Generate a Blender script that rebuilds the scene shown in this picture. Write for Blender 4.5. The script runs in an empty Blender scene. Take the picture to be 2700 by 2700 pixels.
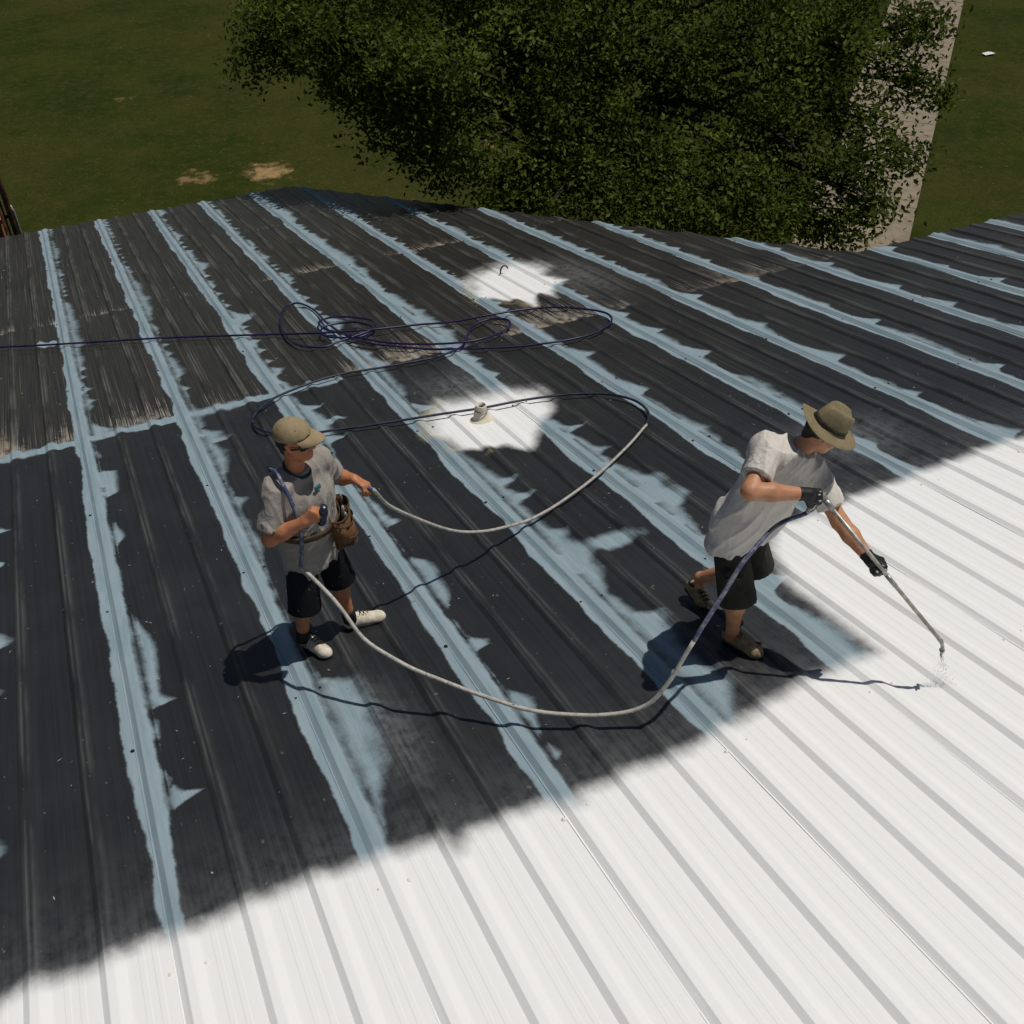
import bpy, math, random
import numpy as np
from mathutils import Vector, Matrix

random.seed(7)
rng = np.random.default_rng(11)
scn = bpy.context.scene
COL = scn.collection

# ------------------------------------------------------------------ camera
RC = ((0.9091474161, 0.2719641351, -0.3154147824),
      (-0.4164744599, 0.5936870433, -0.6885381027),
      (0.0, 0.7573448381, 0.6530151577))
CAM = (0.3902256, -9.3387958, 6.1933314)
cam = bpy.data.cameras.new('camera')
cam.sensor_fit = 'AUTO'
cam.sensor_width = 36.0
cam.lens = 36.0 * 2727.1 / 2700.0
cam.clip_end = 2000.0
cam_o = bpy.data.objects.new('camera', cam)
cam_o.matrix_world = Matrix(((RC[0][0], RC[0][1], RC[0][2], CAM[0]),
                             (RC[1][0], RC[1][1], RC[1][2], CAM[1]),
                             (RC[2][0], RC[2][1], RC[2][2], CAM[2]),
                             (0, 0, 0, 1)))
COL.objects.link(cam_o)
scn.camera = cam_o

# ------------------------------------------------------------------ sky and sun
SUN_DIR = Vector((0.345, 0.0, 1.0)).normalized()     # towards the sun
world = bpy.data.worlds.new('World')
scn.world = world
world.use_nodes = True
wn = world.node_tree
bg = wn.nodes['Background']
sky = wn.nodes.new('ShaderNodeTexSky')
sky.sky_type = 'NISHITA'
sky.sun_disc = False
sky.sun_elevation = math.asin(SUN_DIR.z)
sky.sun_rotation = math.atan2(SUN_DIR.x, SUN_DIR.y)
bg.inputs['Strength'].default_value = 0.05
wn.links.new(sky.outputs[0], bg.inputs['Color'])
sl = bpy.data.lights.new('sun', 'SUN')
sl.energy = 4.7
sl.angle = math.radians(0.53)
sl.color = (1.0, 0.955, 0.89)
sun_o = bpy.data.objects.new('sun', sl)
sun_o.rotation_euler = (-SUN_DIR).to_track_quat('-Z', 'Y').to_euler()
COL.objects.link(sun_o)
scn.view_settings.view_transform = 'Standard'
scn.view_settings.look = 'None'
scn.view_settings.gamma = 1.0
scn.view_settings.exposure = -0.62
scn.view_settings.use_curve_mapping = False

# ------------------------------------------------------------------ helpers
TH = math.radians(-12.92)               # roof pitch; roof coords (u,v,h) -> world
cT, sT = math.cos(TH), math.sin(TH)
TM = np.array(((1, 0, 0), (0, cT, -sT), (0, sT, cT)))
ZG = -5.6                               # ground level


def roof_pt(u, v, h=0.0):
    return TM @ np.array((u, v, h))


def mesh_np(name, V, F, smooth=False):
    """mesh from an (n,3) array and an (m,3|4) index array"""
    V = np.asarray(V, float)
    F = np.asarray(F, np.int32)
    me = bpy.data.meshes.new(name)
    me.vertices.add(len(V))
    me.vertices.foreach_set('co', V.astype(np.float32).ravel())
    k = F.shape[1]
    me.loops.add(F.size)
    me.loops.foreach_set('vertex_index', F.ravel())
    me.polygons.add(len(F))
    me.polygons.foreach_set('loop_start', np.arange(len(F), dtype=np.int32) * k)
    me.polygons.foreach_set('use_smooth', np.full(len(F), bool(smooth)))
    me.update(calc_edges=True)
    me.validate()
    return me


def link(name, me, mat=None, parent=None):
    o = bpy.data.objects.new(name, me)
    COL.objects.link(o)
    if mat is not None and me is not None and not me.materials:
        me.materials.append(mat)
    if parent is not None:
        o.parent = parent
    return o


def tag(o, label=None, cat=None, group=None, kind=None):
    if label: o['label'] = label
    if cat: o['category'] = cat
    if group: o['group'] = group
    if kind: o['kind'] = kind
    return o


def empty(name, loc=(0, 0, 0), rot=(0, 0, 0)):
    o = bpy.data.objects.new(name, None)
    o.location = loc
    o.rotation_euler = rot
    COL.objects.link(o)
    return o


class MB:
    """collects polygons of any size"""
    def __init__(s): s.v = []; s.f = []
    def add(s, vs, fs):
        n = len(s.v); s.v += [tuple(map(float, p)) for p in vs]
        s.f += [tuple(i + n for i in f) for f in fs]
    def box(s, c, size, rot=None):
        R = np.eye(3) if rot is None else np.asarray(rot)
        c = np.asarray(c, float); h = np.asarray(size, float) / 2
        vs = [c + R @ (h * np.array((x, y, z))) for x in (-1, 1) for y in (-1, 1) for z in (-1, 1)]
        s.add(vs, [(0, 1, 3, 2), (4, 6, 7, 5), (0, 4, 5, 1), (2, 3, 7, 6), (0, 2, 6, 4), (1, 5, 7, 3)])
    def tube(s, pts, rad, n=8, cap=True):
        pts = [np.asarray(p, float) for p in pts]
        if not hasattr(rad, '__len__'): rad = [rad] * len(pts)
        up = np.array((0.13, 0.21, 0.97)); rings = []
        prev = None
        for i, p in enumerate(pts):
            a = pts[max(0, i - 1)]; b = pts[min(len(pts) - 1, i + 1)]
            d = b - a; d = d / (np.linalg.norm(d) + 1e-9)
            if prev is None:
                x = np.cross(up, d)
                if np.linalg.norm(x) < .1: x = np.cross((1, 0, 0), d)
            else:
                x = prev - d * (prev @ d)
            x = x / (np.linalg.norm(x) + 1e-9); prev = x
            y = np.cross(d, x)
            rings.append([p + rad[i] * (math.cos(t) * x + math.sin(t) * y) for t in np.arange(n) * 2 * math.pi / n])
        vs = [q for r in rings for q in r]; fs = []
        for i in range(len(pts) - 1):
            for j in range(n):
                k = (j + 1) % n
                fs.append((i * n + j, i * n + k, (i + 1) * n + k, (i + 1) * n + j))
        if cap:
            fs.append(tuple(range(n))[::-1]); fs.append(tuple((len(pts) - 1) * n + j for j in range(n)))
        s.add(vs, fs)
    def lathe(s, prof, n=24, M=None, squash=None):
        """prof: (r,z) pairs about local z"""
        vs = []
        for r, z in prof:
            for j in range(n):
                t = 2 * math.pi * j / n
                p = np.array((r * math.cos(t), r * math.sin(t), z))
                if squash is not None: p = squash(p, t, r, z)
                vs.append(p if M is None else M[:3, :3] @ p + M[:3, 3])
        fs = [(i * n + j, i * n + (j + 1) % n, (i + 1) * n + (j + 1) % n, (i + 1) * n + j)
              for i in range(len(prof) - 1) for j in range(n)]
        s.add(vs, fs)
    def build(s, name, mat=None, parent=None, smooth=False, bevel=0.0):
        me = bpy.data.meshes.new(name)
        me.from_pydata(s.v, [], s.f); me.validate(); me.update()
        if smooth:
            me.polygons.foreach_set('use_smooth', np.ones(len(me.polygons), bool))
        o = link(name, me, mat, parent)
        if bevel > 0:
            b = o.modifiers.new('bevel', 'BEVEL'); b.width = bevel; b.segments = 2
            b.limit_method = 'ANGLE'
        return o


def spline(pts, per=8):
    """Catmull-Rom through the points"""
    P = [np.asarray(p, float) for p in pts]
    P = [2 * P[0] - P[1]] + P + [2 * P[-1] - P[-2]]
    out = []
    for i in range(1, len(P) - 2):
        p0, p1, p2, p3 = P[i - 1:i + 3]
        for t in np.arange(per) / per:
            out.append(.5 * (2 * p1 + (p2 - p0) * t + (2 * p0 - 5 * p1 + 4 * p2 - p3) * t * t +
                             (3 * p1 - p0 - 3 * p2 + p3) * t ** 3))
    out.append(P[-2])
    return out


# ------------------------------------------------------------------ materials
class NT:
    def __init__(s, name):
        s.m = bpy.data.materials.new(name); s.m.use_nodes = True
        s.t = s.m.node_tree; s.b = s.t.nodes['Principled BSDF']
    def n(s, ty, **kw):
        nd = s.t.nodes.new('ShaderNode' + ty)
        for k, v in kw.items():
            if k.startswith('i_'):
                key = k[2:]
                key = int(key) if key.isdigit() else key.replace('_', ' ')
                nd.inputs[key].default_value = v
            else: setattr(nd, k, v)
        return nd
    def l(s, a, b): s.t.links.new(a, b)
    def val(s, x, sock):
        if isinstance(x, (int, float)): sock.default_value = x
        else: s.l(x, sock)
    def math(s, op, a, b=0.0, c=0.0, clamp=False):
        nd = s.n('Math', operation=op, use_clamp=clamp)
        for i, x in enumerate((a, b, c)): s.val(x, nd.inputs[i])
        return nd.outputs[0]
    def mix(s, fac, a, b):
        nd = s.n('Mix', data_type='RGBA')
        s.val(fac, nd.inputs[0])
        for x, i in ((a, 6), (b, 7)):
            if isinstance(x, tuple): nd.inputs[i].default_value = (*x, 1) if len(x) == 3 else x
            else: s.l(x, nd.inputs[i])
        return nd.outputs[2]
    def coord(s, kind='Object', scale=None, vec=None):
        if vec is None: vec = s.n('TexCoord').outputs[kind]
        if scale is None: return vec
        mp = s.n('Mapping'); s.l(vec, mp.inputs[0]); mp.inputs['Scale'].default_value = scale
        return mp.outputs[0]
    def noise(s, vec, scale, detail=3.0, rough=.55, dist=0.0):
        nd = s.n('TexNoise'); nd.inputs['Scale'].default_value = scale
        nd.inputs['Detail'].default_value = detail; nd.inputs['Roughness'].default_value = rough
        nd.inputs['Distortion'].default_value = dist
        if vec is not None: s.l(vec, nd.inputs['Vector'])
        return nd.outputs['Fac']
    def step(s, x, lo, hi):
        nd = s.n('MapRange', interpolation_type='SMOOTHSTEP'); s.val(x, nd.inputs[0])
        s.val(lo, nd.inputs[1]); s.val(hi, nd.inputs[2])
        return nd.outputs[0]
    def bump(s, h, strength=.3, dist=.01):
        nd = s.n('Bump'); nd.inputs['Strength'].default_value = strength
        nd.inputs['Distance'].default_value = dist; s.l(h, nd.inputs['Height'])
        s.l(nd.outputs[0], s.b.inputs['Normal'])
    def out(s, color, rough=.6, spec=.4, metal=0.0):
        if isinstance(color, tuple): s.b.inputs['Base Color'].default_value = (*color, 1)
        else: s.l(color, s.b.inputs['Base Color'])
        s.val(rough, s.b.inputs['Roughness'])
        s.val(spec, s.b.inputs['Specular IOR Level'])
        s.val(metal, s.b.inputs['Metallic'])
        return s.m


def simple(name, col, rough=.6, spec=.4, metal=0.0, var=.25, scale=20.0, bump=0.0, bdist=.004):
    t = NT(name); c = t.coord()
    f = t.noise(c, scale, 4)
    a = tuple(x * (1 - var) for x in col); b = tuple(min(1, x * (1 + var)) for x in col)
    m = t.out(t.mix(t.step(f, .3, .7), a, b), rough, spec, metal)
    if bump: t.bump(t.noise(c, scale * 3, 3), bump, bdist)
    return m


def mat_roof():
    t = NT('painted_roof_sheet')
    uv = t.n('Attribute', attribute_name='roofco').outputs['Vector']
    A = lambda n: t.n('Attribute', attribute_name=n).outputs['Fac']
    fine = t.noise(t.coord(scale=(1, .5, 1), vec=uv), 38, 4, .65)
    softB = A('softB')
    big = t.noise(t.coord(scale=(1, .75, 1), vec=uv), 11, 5, .7)
    edge = t.math('ADD', t.math('MULTIPLY', t.math('SUBTRACT', fine, .5), .018),
                  t.math('MULTIPLY', t.math('SUBTRACT', big, .5), t.math('ADD', .012, t.math('MULTIPLY', softB, 1.5))))
    # bare sheet: dull dark grey, long run-off streaks, brownish grime where rust attribute is high
    st = t.noise(t.coord(scale=(34, .35, 1), vec=uv), 1.0, 4, .65)
    st2 = t.noise(t.coord(scale=(75, .8, 1), vec=uv), 1.0, 3, .6)
    blot = t.noise(uv, 1.1, 4, .6)
    rust = A('rust')
    bare = t.mix(t.step(st, .32, .7), (.0155, .0165, .018), (.0205, .0215, .023))
    bare = t.mix(t.math('MULTIPLY', t.step(blot, .4, .75), .3), bare, (.040, .040, .040))
    brown = t.mix(t.step(st2, .3, .7), (.016, .0145, .011), (.048, .043, .034))
    bare = t.mix(t.math('MULTIPLY', A('age'), .8), bare, brown)
    speck = t.noise(t.coord(scale=(1, .6, 1), vec=uv), 24, 2, .5)
    bare = t.mix(t.math('MULTIPLY', t.step(speck, .70, .76), .5), bare, (.16, .15, .14))
    # worn pale streaks just above each purlin line
    pale = t.step(t.math('ADD', st2, t.math('MULTIPLY', rust, .56)), .74, .98)
    pale2 = t.math('MULTIPLY', pale, t.step(t.noise(t.coord(scale=(1, .5, 1), vec=uv), 9, 4, .7), .34, .56))
    bare = t.mix(t.math('MULTIPLY', pale2, .9), bare, t.mix(t.step(blot, .35, .65), (.44, .405, .35), (.30, .25, .19)))
    faint = t.math('MULTIPLY', t.step(t.noise(t.coord(scale=(46, .25, 1), vec=uv), 1.0, 2, .5), .60, .72), t.math('MULTIPLY', A('age'), .6))
    bare = t.mix(faint, bare, (.15, .125, .095))
    orange = t.math('MULTIPLY', t.step(t.noise(uv, 5, 4, .7), .60, .70), t.math('MULTIPLY', rust, .6))
    bare = t.mix(orange, bare, (.12, .065, .025))
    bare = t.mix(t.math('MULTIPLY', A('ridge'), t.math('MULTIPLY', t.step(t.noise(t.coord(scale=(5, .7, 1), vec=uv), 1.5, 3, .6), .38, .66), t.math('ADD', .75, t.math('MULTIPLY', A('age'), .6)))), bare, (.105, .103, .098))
    # overspray dust
    bare = t.mix(t.math('MULTIPLY', A('dust'), t.step(t.math('ADD', big, t.math('MULTIPLY', st, .5)), .45, .95)), bare, (.34, .35, .36))
    # blue-grey seam sealer
    mB = t.step(t.math('ADD', A('sdfB'), edge), t.math('MULTIPLY', A('softB'), -1.0), A('softB'))
    blue = t.mix(t.step(t.noise(t.coord(scale=(1, .12, 1), vec=uv), 16, 4, .6), .3, .7), (.205, .282, .320), (.270, .345, .380))
    thin = t.noise(uv, 55, 3, .6)
    mB = t.math('MULTIPLY', mB, t.step(thin, .20, .30))
    col = t.mix(mB, bare, blue)
    # white top coat
    mW = t.step(t.math('ADD', A('sdfW'), t.math('MULTIPLY', t.math('SUBTRACT', t.noise(t.coord(scale=(1, .8, 1), vec=uv), 8, 5, .7), .5), t.math('MULTIPLY', A('softW'), 1.1))), t.math('MULTIPLY', A('softW'), -1.0), A('softW'))
    wn_ = t.noise(t.coord(scale=(7, .5, 1), vec=uv), 1.0, 4, .6)
    white = t.mix(wn_, (.795, .795, .775), (.815, .815, .80))
    dirt = t.step(t.noise(uv, 90, 2, .5), .735, .77)
    white = t.mix(t.math('MULTIPLY', dirt, .35), white, (.40, .38, .35))
    # yellow, thin fringe round the sprayed patches
    col = t.mix(t.math('MULTIPLY', A('fringe'), t.step(t.noise(uv, 4, 3), .40, .62)), col, (.46, .40, .21))
    col = t.mix(mW, col, white)
    paint = t.math('MAXIMUM', mB, mW)
    rough = t.math('ADD', t.math('MULTIPLY', paint, .22), t.math('ADD', .27, t.math('MULTIPLY', st, .22)))
    m = t.out(col, rough, .35)
    bh = t.math('ADD', t.math('MULTIPLY', paint, .5), t.math('MULTIPLY', t.noise(t.coord(scale=(6, .8, 1), vec=uv), 2, 3, .6), .07))
    t.bump(bh, .25, .006)
    return m


def mat_grass():
    t = NT('mown_grass'); c = t.coord()
    a = t.noise(c, .35, 5, .6); b = t.noise(c, 3.5, 5, .7); d = t.noise(c, 26, 3, .7)
    col = t.mix(t.step(a, .35, .65), (.021, .034, .0055), (.043, .051, .0105))
    col = t.mix(t.math('MULTIPLY', t.step(t.noise(c, .16, 3, .6), .48, .68), .55), col, (.062, .056, .017))
    col = t.mix(t.math('MULTIPLY', t.step(b, .42, .72), .8), col, (.066, .054, .020))
    col = t.mix(t.math('MULTIPLY', t.step(d, .38, .66), .7), col, (.016, .023, .004))
    col = t.mix(t.math('MULTIPLY', t.step(t.noise(c, 7, 2, .5), .73, .77), .6), col, (.16, .12, .06))
    # bare sandy patches (real spots in the lawn)
    geo = t.n('NewGeometry').outputs['Position']
    warp = t.n('TexNoise'); warp.inputs['Scale'].default_value = 1.9; warp.inputs['Detail'].default_value = 7; warp.inputs['Roughness'].default_value = .65
    t.l(geo, warp.inputs['Vector'])
    wv = t.n('VectorMath', operation='MULTIPLY_ADD')
    t.l(warp.outputs['Color'], wv.inputs[0]); wv.inputs[1].default_value = (2.6, 2.6, 0)
    t.l(geo, wv.inputs[2])
    for (x, y, r, s) in ((5.87, 19.31, .85, 1.0), (4.16, 19.81, .55, .55), (12.03, 18.63, .5, .9), (9.0, 15.6, .4, .5), (3.2, 27, .3, .4)):
        ds = t.n('VectorMath', operation='DISTANCE'); t.l(wv.outputs[0], ds.inputs[0])
        ds.inputs[1].default_value = (x + 1.3, y + 1.3, ZG)
        f = t.math('SUBTRACT', 1.0, t.step(ds.outputs['Value'], r * .15, r * .95))
        col = t.mix(t.math('MULTIPLY', f, s * .9), col, (.34, .22, .105))
    m = t.out(col, 1.0, .02); t.bump(d, .4, .03)
    return m


def mat_cloth(name, col, col2, stain=None, marks=(), scale=9.0, bump=.5):
    t = NT(name); c = t.coord()
    f = t.noise(c, scale, 4, .6)
    k = t.mix(t.step(f, .3, .7), col, col2)
    if stain is not None:
        k = t.mix(t.math('MULTIPLY', t.step(t.noise(c, 34, 3, .6), .66, .71), .65), k, stain)
    for (p, r, mc) in marks:            # small printed marks and smudges
        ds = t.n('VectorMath', operation='DISTANCE'); t.l(c, ds.inputs[0]); ds.inputs[1].default_value = p
        g = t.math('SUBTRACT', 1.0, t.step(ds.outputs['Value'], r * .55, r))
        g = t.math('MULTIPLY', g, t.step(t.noise(t.coord(scale=(1, 1, 2.5), vec=c), 48, 3, .7), .47, .55))
        k = t.mix(t.math('MULTIPLY', g, .75), k, mc)
    m = t.out(k, .9, .15)
    w = t.noise(t.coord(scale=(1, 1, .55)), 13, 4, .6, .8)
    t.bump(t.math('ADD', w, t.math('MULTIPLY', t.noise(c, 300, 2), .08)), bump, .03)
    return m


def mat_hose():
    t = NT('oversprayed_hose'); c = t.coord()
    f = t.noise(c, 26, 4, .7)
    k = t.mix(t.step(f, .36, .62), (.34, .32, .275), (.47, .45, .40))
    k = t.mix(t.step(t.noise(c, 55, 3, .7), .60, .68), k, (.10, .10, .11))
    return t.out(k, .55, .4)


def mat_whip():
    t = NT('blue_whip_hose'); c = t.coord()
    k = t.mix(t.step(t.noise(c, 22, 4, .7), .40, .66), (.040, .052, .125), (.21, .215, .235))
    return t.out(k, .5, .4)


def mat_leaf():
    t = NT('tree_leaf')
    oi = t.n('Attribute', attribute_name='tint').outputs['Fac']
    k = t.mix(oi, (.030, .048, .0065), (.150, .185, .027))
    m = t.out(k, .6, .12)
    try:
        t.b.inputs['Transmission Weight'].default_value = 0.0
    except Exception: pass
    tr = t.n('BsdfTranslucent'); t.l(t.mix(.5, k, (.09, .14, .012)), tr.inputs[0])
    ad = t.n('MixShader'); ad.inputs[0].default_value = .40
    t.l(t.b.outputs[0], ad.inputs[1]); t.l(tr.outputs[0], ad.inputs[2])
    t.l(ad.outputs[0], t.t.nodes['Material Output'].inputs[0])
    return m


def mat_skin(name, a, b):
    t = NT(name); c = t.coord()
    k = t.mix(t.step(t.noise(c, 16, 4, .6), .3, .7), a, b)
    k = t.mix(t.math('MULTIPLY', t.step(t.noise(c, 120, 2), .62, .7), .25), k, (.20, .075, .04))
    m = t.out(k, .5, .4)
    t.b.inputs['Subsurface Weight'].default_value = .08
    t.b.inputs['Subsurface Radius'].default_value = (.01, .004, .002)
    t.bump(t.noise(c, 90, 3), .15, .003)
    return m


M = dict(
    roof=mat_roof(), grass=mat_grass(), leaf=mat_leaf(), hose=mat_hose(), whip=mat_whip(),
    blade=simple('grass_blade', (.046, .054, .011), .9, .03, var=.45, scale=.8),
    bark=simple('bark', (.045, .036, .027), .9, .2, var=.4, scale=14, bump=.6, bdist=.02),
    path=simple('worn_concrete', (.225, .185, .135), .9, .2, var=.16, scale=3, bump=.3),
    wall=simple('metal_wall', (.42, .40, .36), .5, .4, var=.1, scale=2),
    screw=simple('screw_head', (.012, .012, .012), .5, .4, scale=300),
    rusty=simple('rusted_steel', (.075, .034, .022), .85, .25, .2, var=.5, scale=12, bump=.4),
    clay=simple('clay_brick', (.26, .11, .05), .9, .2, var=.25, scale=18, bump=.3),
    mortar=simple('mortar', (.22, .19, .16), .95, .1, var=.2, scale=25),
    purple=simple('purple_hose', (.018, .010, .060), .42, .45, var=.4, scale=8),
    darkhose=simple('navy_hose', (.020, .022, .045), .45, .45, var=.6, scale=10),
    vent=mat_cloth('painted_flashing', (.70, .66, .57), (.62, .55, .40), None, (), 8, .1),
    hole=simple('pipe_inside', (.02, .018, .015), .9, .1),
    skin1=mat_skin('tanned_skin', (.40, .15, .066), (.50, .205, .098)),
    skin2=mat_skin('light_tan_skin', (.42, .19, .095), (.53, .26, .145)),
    hair=simple('dark_hair', (.012, .009, .007), .55, .4, var=.5, scale=60, bump=.6),
    cap=mat_cloth('khaki_cap_cloth', (.27, .205, .115), (.32, .25, .15), None, (), 12, .2),
    hat=mat_cloth('olive_hat_cloth', (.19, .152, .085), (.23, .19, .112), None, (), 14, .25),
    band=simple('dark_hat_band', (.045, .04, .025), .8, .2, scale=40),
    shades=simple('sunglass_plastic', (.006, .006, .008), .18, .5, scale=30),
    shorts1=mat_cloth('black_shorts', (.0075, .008, .010), (.013, .014, .016), (.20, .19, .17), (), 9, .3),
    shorts2=mat_cloth('charcoal_cargo_shorts', (.024, .024, .019), (.036, .035, .028), None, (), 9, .5),
    shoe1=mat_cloth('paint_covered_shoe', (.76, .70, .58), (.52, .45, .33), (.14, .11, .08), (), 22, .3),
    shoe2=mat_cloth('brown_work_shoe', (.38, .28, .16), (.19, .13, .075), (.55, .44, .28), (), 26, .4),
    sole=simple('dark_sole', (.02, .018, .016), .8, .3, scale=20),
    toe=simple('white_toe_paint', (.78, .74, .68), .6, .3, var=.06, scale=20),
    glove=simple('black_glove', (.009, .009, .010), .55, .35, var=.4, scale=40, bump=.4),
    glovepaint=simple('pale_paint_drips', (.40, .40, .37), .6, .3, var=.3, scale=60),
    leather=mat_cloth('tan_leather', (.105, .05, .022), (.17, .088, .04), (.03, .016, .009), (), 16, .5),
    belt=simple('belt_leather', (.07, .045, .025), .7, .3, scale=30),
    steel=simple('painted_steel', (.40, .375, .32), .4, .45, .3, var=.3, scale=30),
    gun=simple('gun_metal', (.33, .33, .31), .4, .5, .4, var=.45, scale=40),
    bottle=simple('dark_blue_plastic', (.008, .022, .05), .3, .5, scale=30),
    teal=simple('teal_lens', (.03, .16, .18), .15, .6, scale=30),
    paper=simple('white_paper', (.7, .7, .68), .9, .2, var=.05),
    litter=simple('pale_flake', (.30, .27, .22), .9, .2, var=.4, scale=3),
    twig=simple('dry_twig', (.11, .085, .06), .9, .2, var=.4, scale=9),
    collar=simple('dark_teal_knit', (.018, .05, .058), .9, .2, scale=50),
)
SHIRT1_MARKS = [((-.135, -.19, 1.10), .10, (.05, .05, .05)), ((-.09, -.22, 1.06), .08, (.07, .065, .06))]
M['shirt1'] = mat_cloth('grey_tee_with_paint', (.25, .225, .20), (.33, .30, .27), (.50, .45, .33), SHIRT1_MARKS, 7, .5)
SHIRT2_MARKS = [((.12, -.20, 1.235), .045, (.03, .03, .03)), ((-.10, -.22, 1.45), .10, (.10, .10, .11)), ((-.13, -.16, 1.38), .07, (.12, .12, .12))]
M['shirt2'] = mat_cloth('off_white_tee', (.57, .53, .48), (.65, .61, .56), None, SHIRT2_MARKS, 6, .5)

# ------------------------------------------------------------------ ground, path
gm = MB(); gs = 700
gm.add([(-gs, -gs, ZG), (gs, -gs, ZG), (gs, gs, ZG), (-gs, gs, ZG)], [(0, 1, 2, 3)])
ground = gm.build('ground', M['grass']); ground['kind'] = 'structure'

pd = np.array((.721, .693)); pn = np.array((-.693, .721))
pR = np.array((19.73, 8.66))
path = empty('path', (pR[0], pR[1], ZG)); path['kind'] = 'structure'
for i in range(-8, 26):
    a = pR + pd * (i * 1.6 + .006); w = 2.75
    dz = random.uniform(-.008, .008) + .035
    q = [a, a + pd * 1.588, a + pd * 1.588 + pn * w, a + pn * w]
    m = MB()
    top = [(x - pR[0], y - pR[1], dz) for x, y in q]; bot = [(x, y, -.08) for x, y, _ in top]
    m.add(top + bot, [(0, 1, 2, 3), (0, 4, 5, 1), (1, 5, 6, 2), (2, 6, 7, 3), (3, 7, 4, 0)])
    m.build('slab', M['path'], path)

# grass blades in the part of the lawn that shows
nb = 26000
bx = rng.uniform(-6, 42, nb); by = rng.uniform(11, 46, nb)
sel = np.ones(nb, bool)
rel = np.stack((bx - pR[0], by - pR[1]), 1)
off = rel @ pn
sel &= ~((off > -.03) & (off < 2.8))
for (x, y, r) in ((5.87, 19.31, .7), (12.03, 18.63, .4), (4.16, 19.81, .35)):
    sel &= ((bx - x) ** 2 + (by - y) ** 2 > r * r)
bx, by = bx[sel], by[sel]; nb = len(bx)
ang = rng.uniform(0, 6.28, nb); hgt = rng.uniform(.006, .016, nb); wd = rng.uniform(.012, .03, nb)
base = np.stack((bx, by, np.full(nb, ZG)), 1)
dx = np.stack((np.cos(ang) * wd, np.sin(ang) * wd, np.zeros(nb)), 1)
ln = np.stack((rng.normal(0, .06, nb), rng.normal(0, .06, nb), hgt), 1)
V = np.concatenate((base - dx, base + dx, base + ln)); F = np.stack((np.arange(nb), np.arange(nb) + nb, np.arange(nb) + 2 * nb), 1)
gr = link('grass', mesh_np('grass', V, F), M['blade'])
tag(gr, 'short green lawn grass around the building', 'grass', kind='stuff')

# ------------------------------------------------------------------ building and roof
P = 0.987552
VE = 11.17
building = empty('metal_building', (0, 0, 0), (TH, 0, 0))
tag(building, 'large shed with ribbed metal roof, half painted white, blue sealed seams', 'building')
U0, U1 = -3, 15
V_ROWS = [(-13.0, -8.15), (-8.15, 0.0), (0.0, None)]


def v_end(u):
    u = np.asarray(u, float)
    return np.where(u < 4.75, VE, np.clip(VE + (u - 4.75) * (0.25 - VE) / (9.45 - 4.75), 0.0, VE))


# walls (vertical in the world), written in roof coordinates so that they sit under the pitched roof
outline = [(-2.8, -12.8), (14.6, -12.8), (14.6, -.25), (9.2, -.25), (4.55, 10.9), (-2.8, 10.9)]
wall_o = MB()
for i in range(len(outline)):
    a, b = outline[i], outline[(i + 1) % len(outline)]
    q = [roof_pt(*a, -.06), roof_pt(*b, -.06)]
    vs = [q[0], q[1], np.array((q[1][0], q[1][1], ZG - .02)), np.array((q[0][0], q[0][1], ZG - .02))]
    wall_o.add([TM.T @ p for p in vs], [(0, 1, 2, 3)])
wall_o.build('wall', M['wall'], building)

RC_ = -.03; RH = .0235


def profile():
    """(du, height) across one sheet: three major ribs 1/3 panel apart, two minor swages in each pan"""
    pr = [(-.090, .003), (-.0865, .0025)]
    def rib(c, last=False):
        if last:
            return [(c - .052, 0), (c - .02, RH - .004), (c + .008, RH - .004)]
        return [(c - .050, 0), (c - .0485, .0007), (c - .0185, RH - .0007), (c - .0155, RH), (c + .020, RH), (c + .026, RH - .0012), (c + .072, .0008), (c + .082, 0)]
    sp = P / 3
    for i in range(3):
        c = RC_ + i * sp
        pr += rib(c)
        for j in (1 / 3, 2 / 3):
            m = c + .075 + (sp - .14) * j
            pr += [(m - .03, 0), (m - .016, 0), (m - .011, .0014), (m + .011, .0014), (m + .016, 0), (m + .03, 0)]
    pr += rib(RC_ + P, True)
    out = [pr[0]]
    for a, b in zip(pr[:-1], pr[1:]):
        n = max(1, int(math.ceil((b[0] - a[0]) / .03)))
        for k in range(1, n + 1):
            out.append((a[0] + (b[0] - a[0]) * k / n, a[1] + (b[1] - a[1]) * k / n))
    return np.array(out)


PROF = profile()

WHITE = [(-0.84, -6.68), (-0.75, -6.64), (-0.43, -6.67), (-0.18, -6.63), (-0.02, -6.69), (0.25, -6.67), (0.58, -6.66), (0.81, -6.69), (0.98, -6.7), (1.25, -6.72), (1.31, -6.86), (1.42, -6.74), (1.58, -6.77), (1.83, -6.75), (1.97, -6.88), (2.05, -6.78), (2.23, -6.8), (2.38, -6.76), (2.6, -6.8), (2.95, -6.75), (3.21, -6.72), (3.33, -6.7), (3.58, -6.64), (3.85, -6.65), (4.14, -6.64), (4.15, -6.2), (4.16, -5.74), (4.3, -5.34), (4.53, -5.11), (5.29, -5.07), (5.96, -5.02), (6.37, -5.01), (6.66, -5.0), (7.03, -5.03), (9, -5.02), (12, -5.1), (30, -5.1), (30, -30), (-30, -30), (-30, -6.6)]
VENT1 = [(3.01, -1.67), (3.31, -1.42), (3.66, -1.44), (3.94, -1.53), (4.22, -1.68), (4.12, -2.19), (3.83, -2.42), (3.58, -2.99), (3.41, -2.64), (3.26, -2.58), (3.06, -2.49), (2.96, -2.07)]
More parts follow.
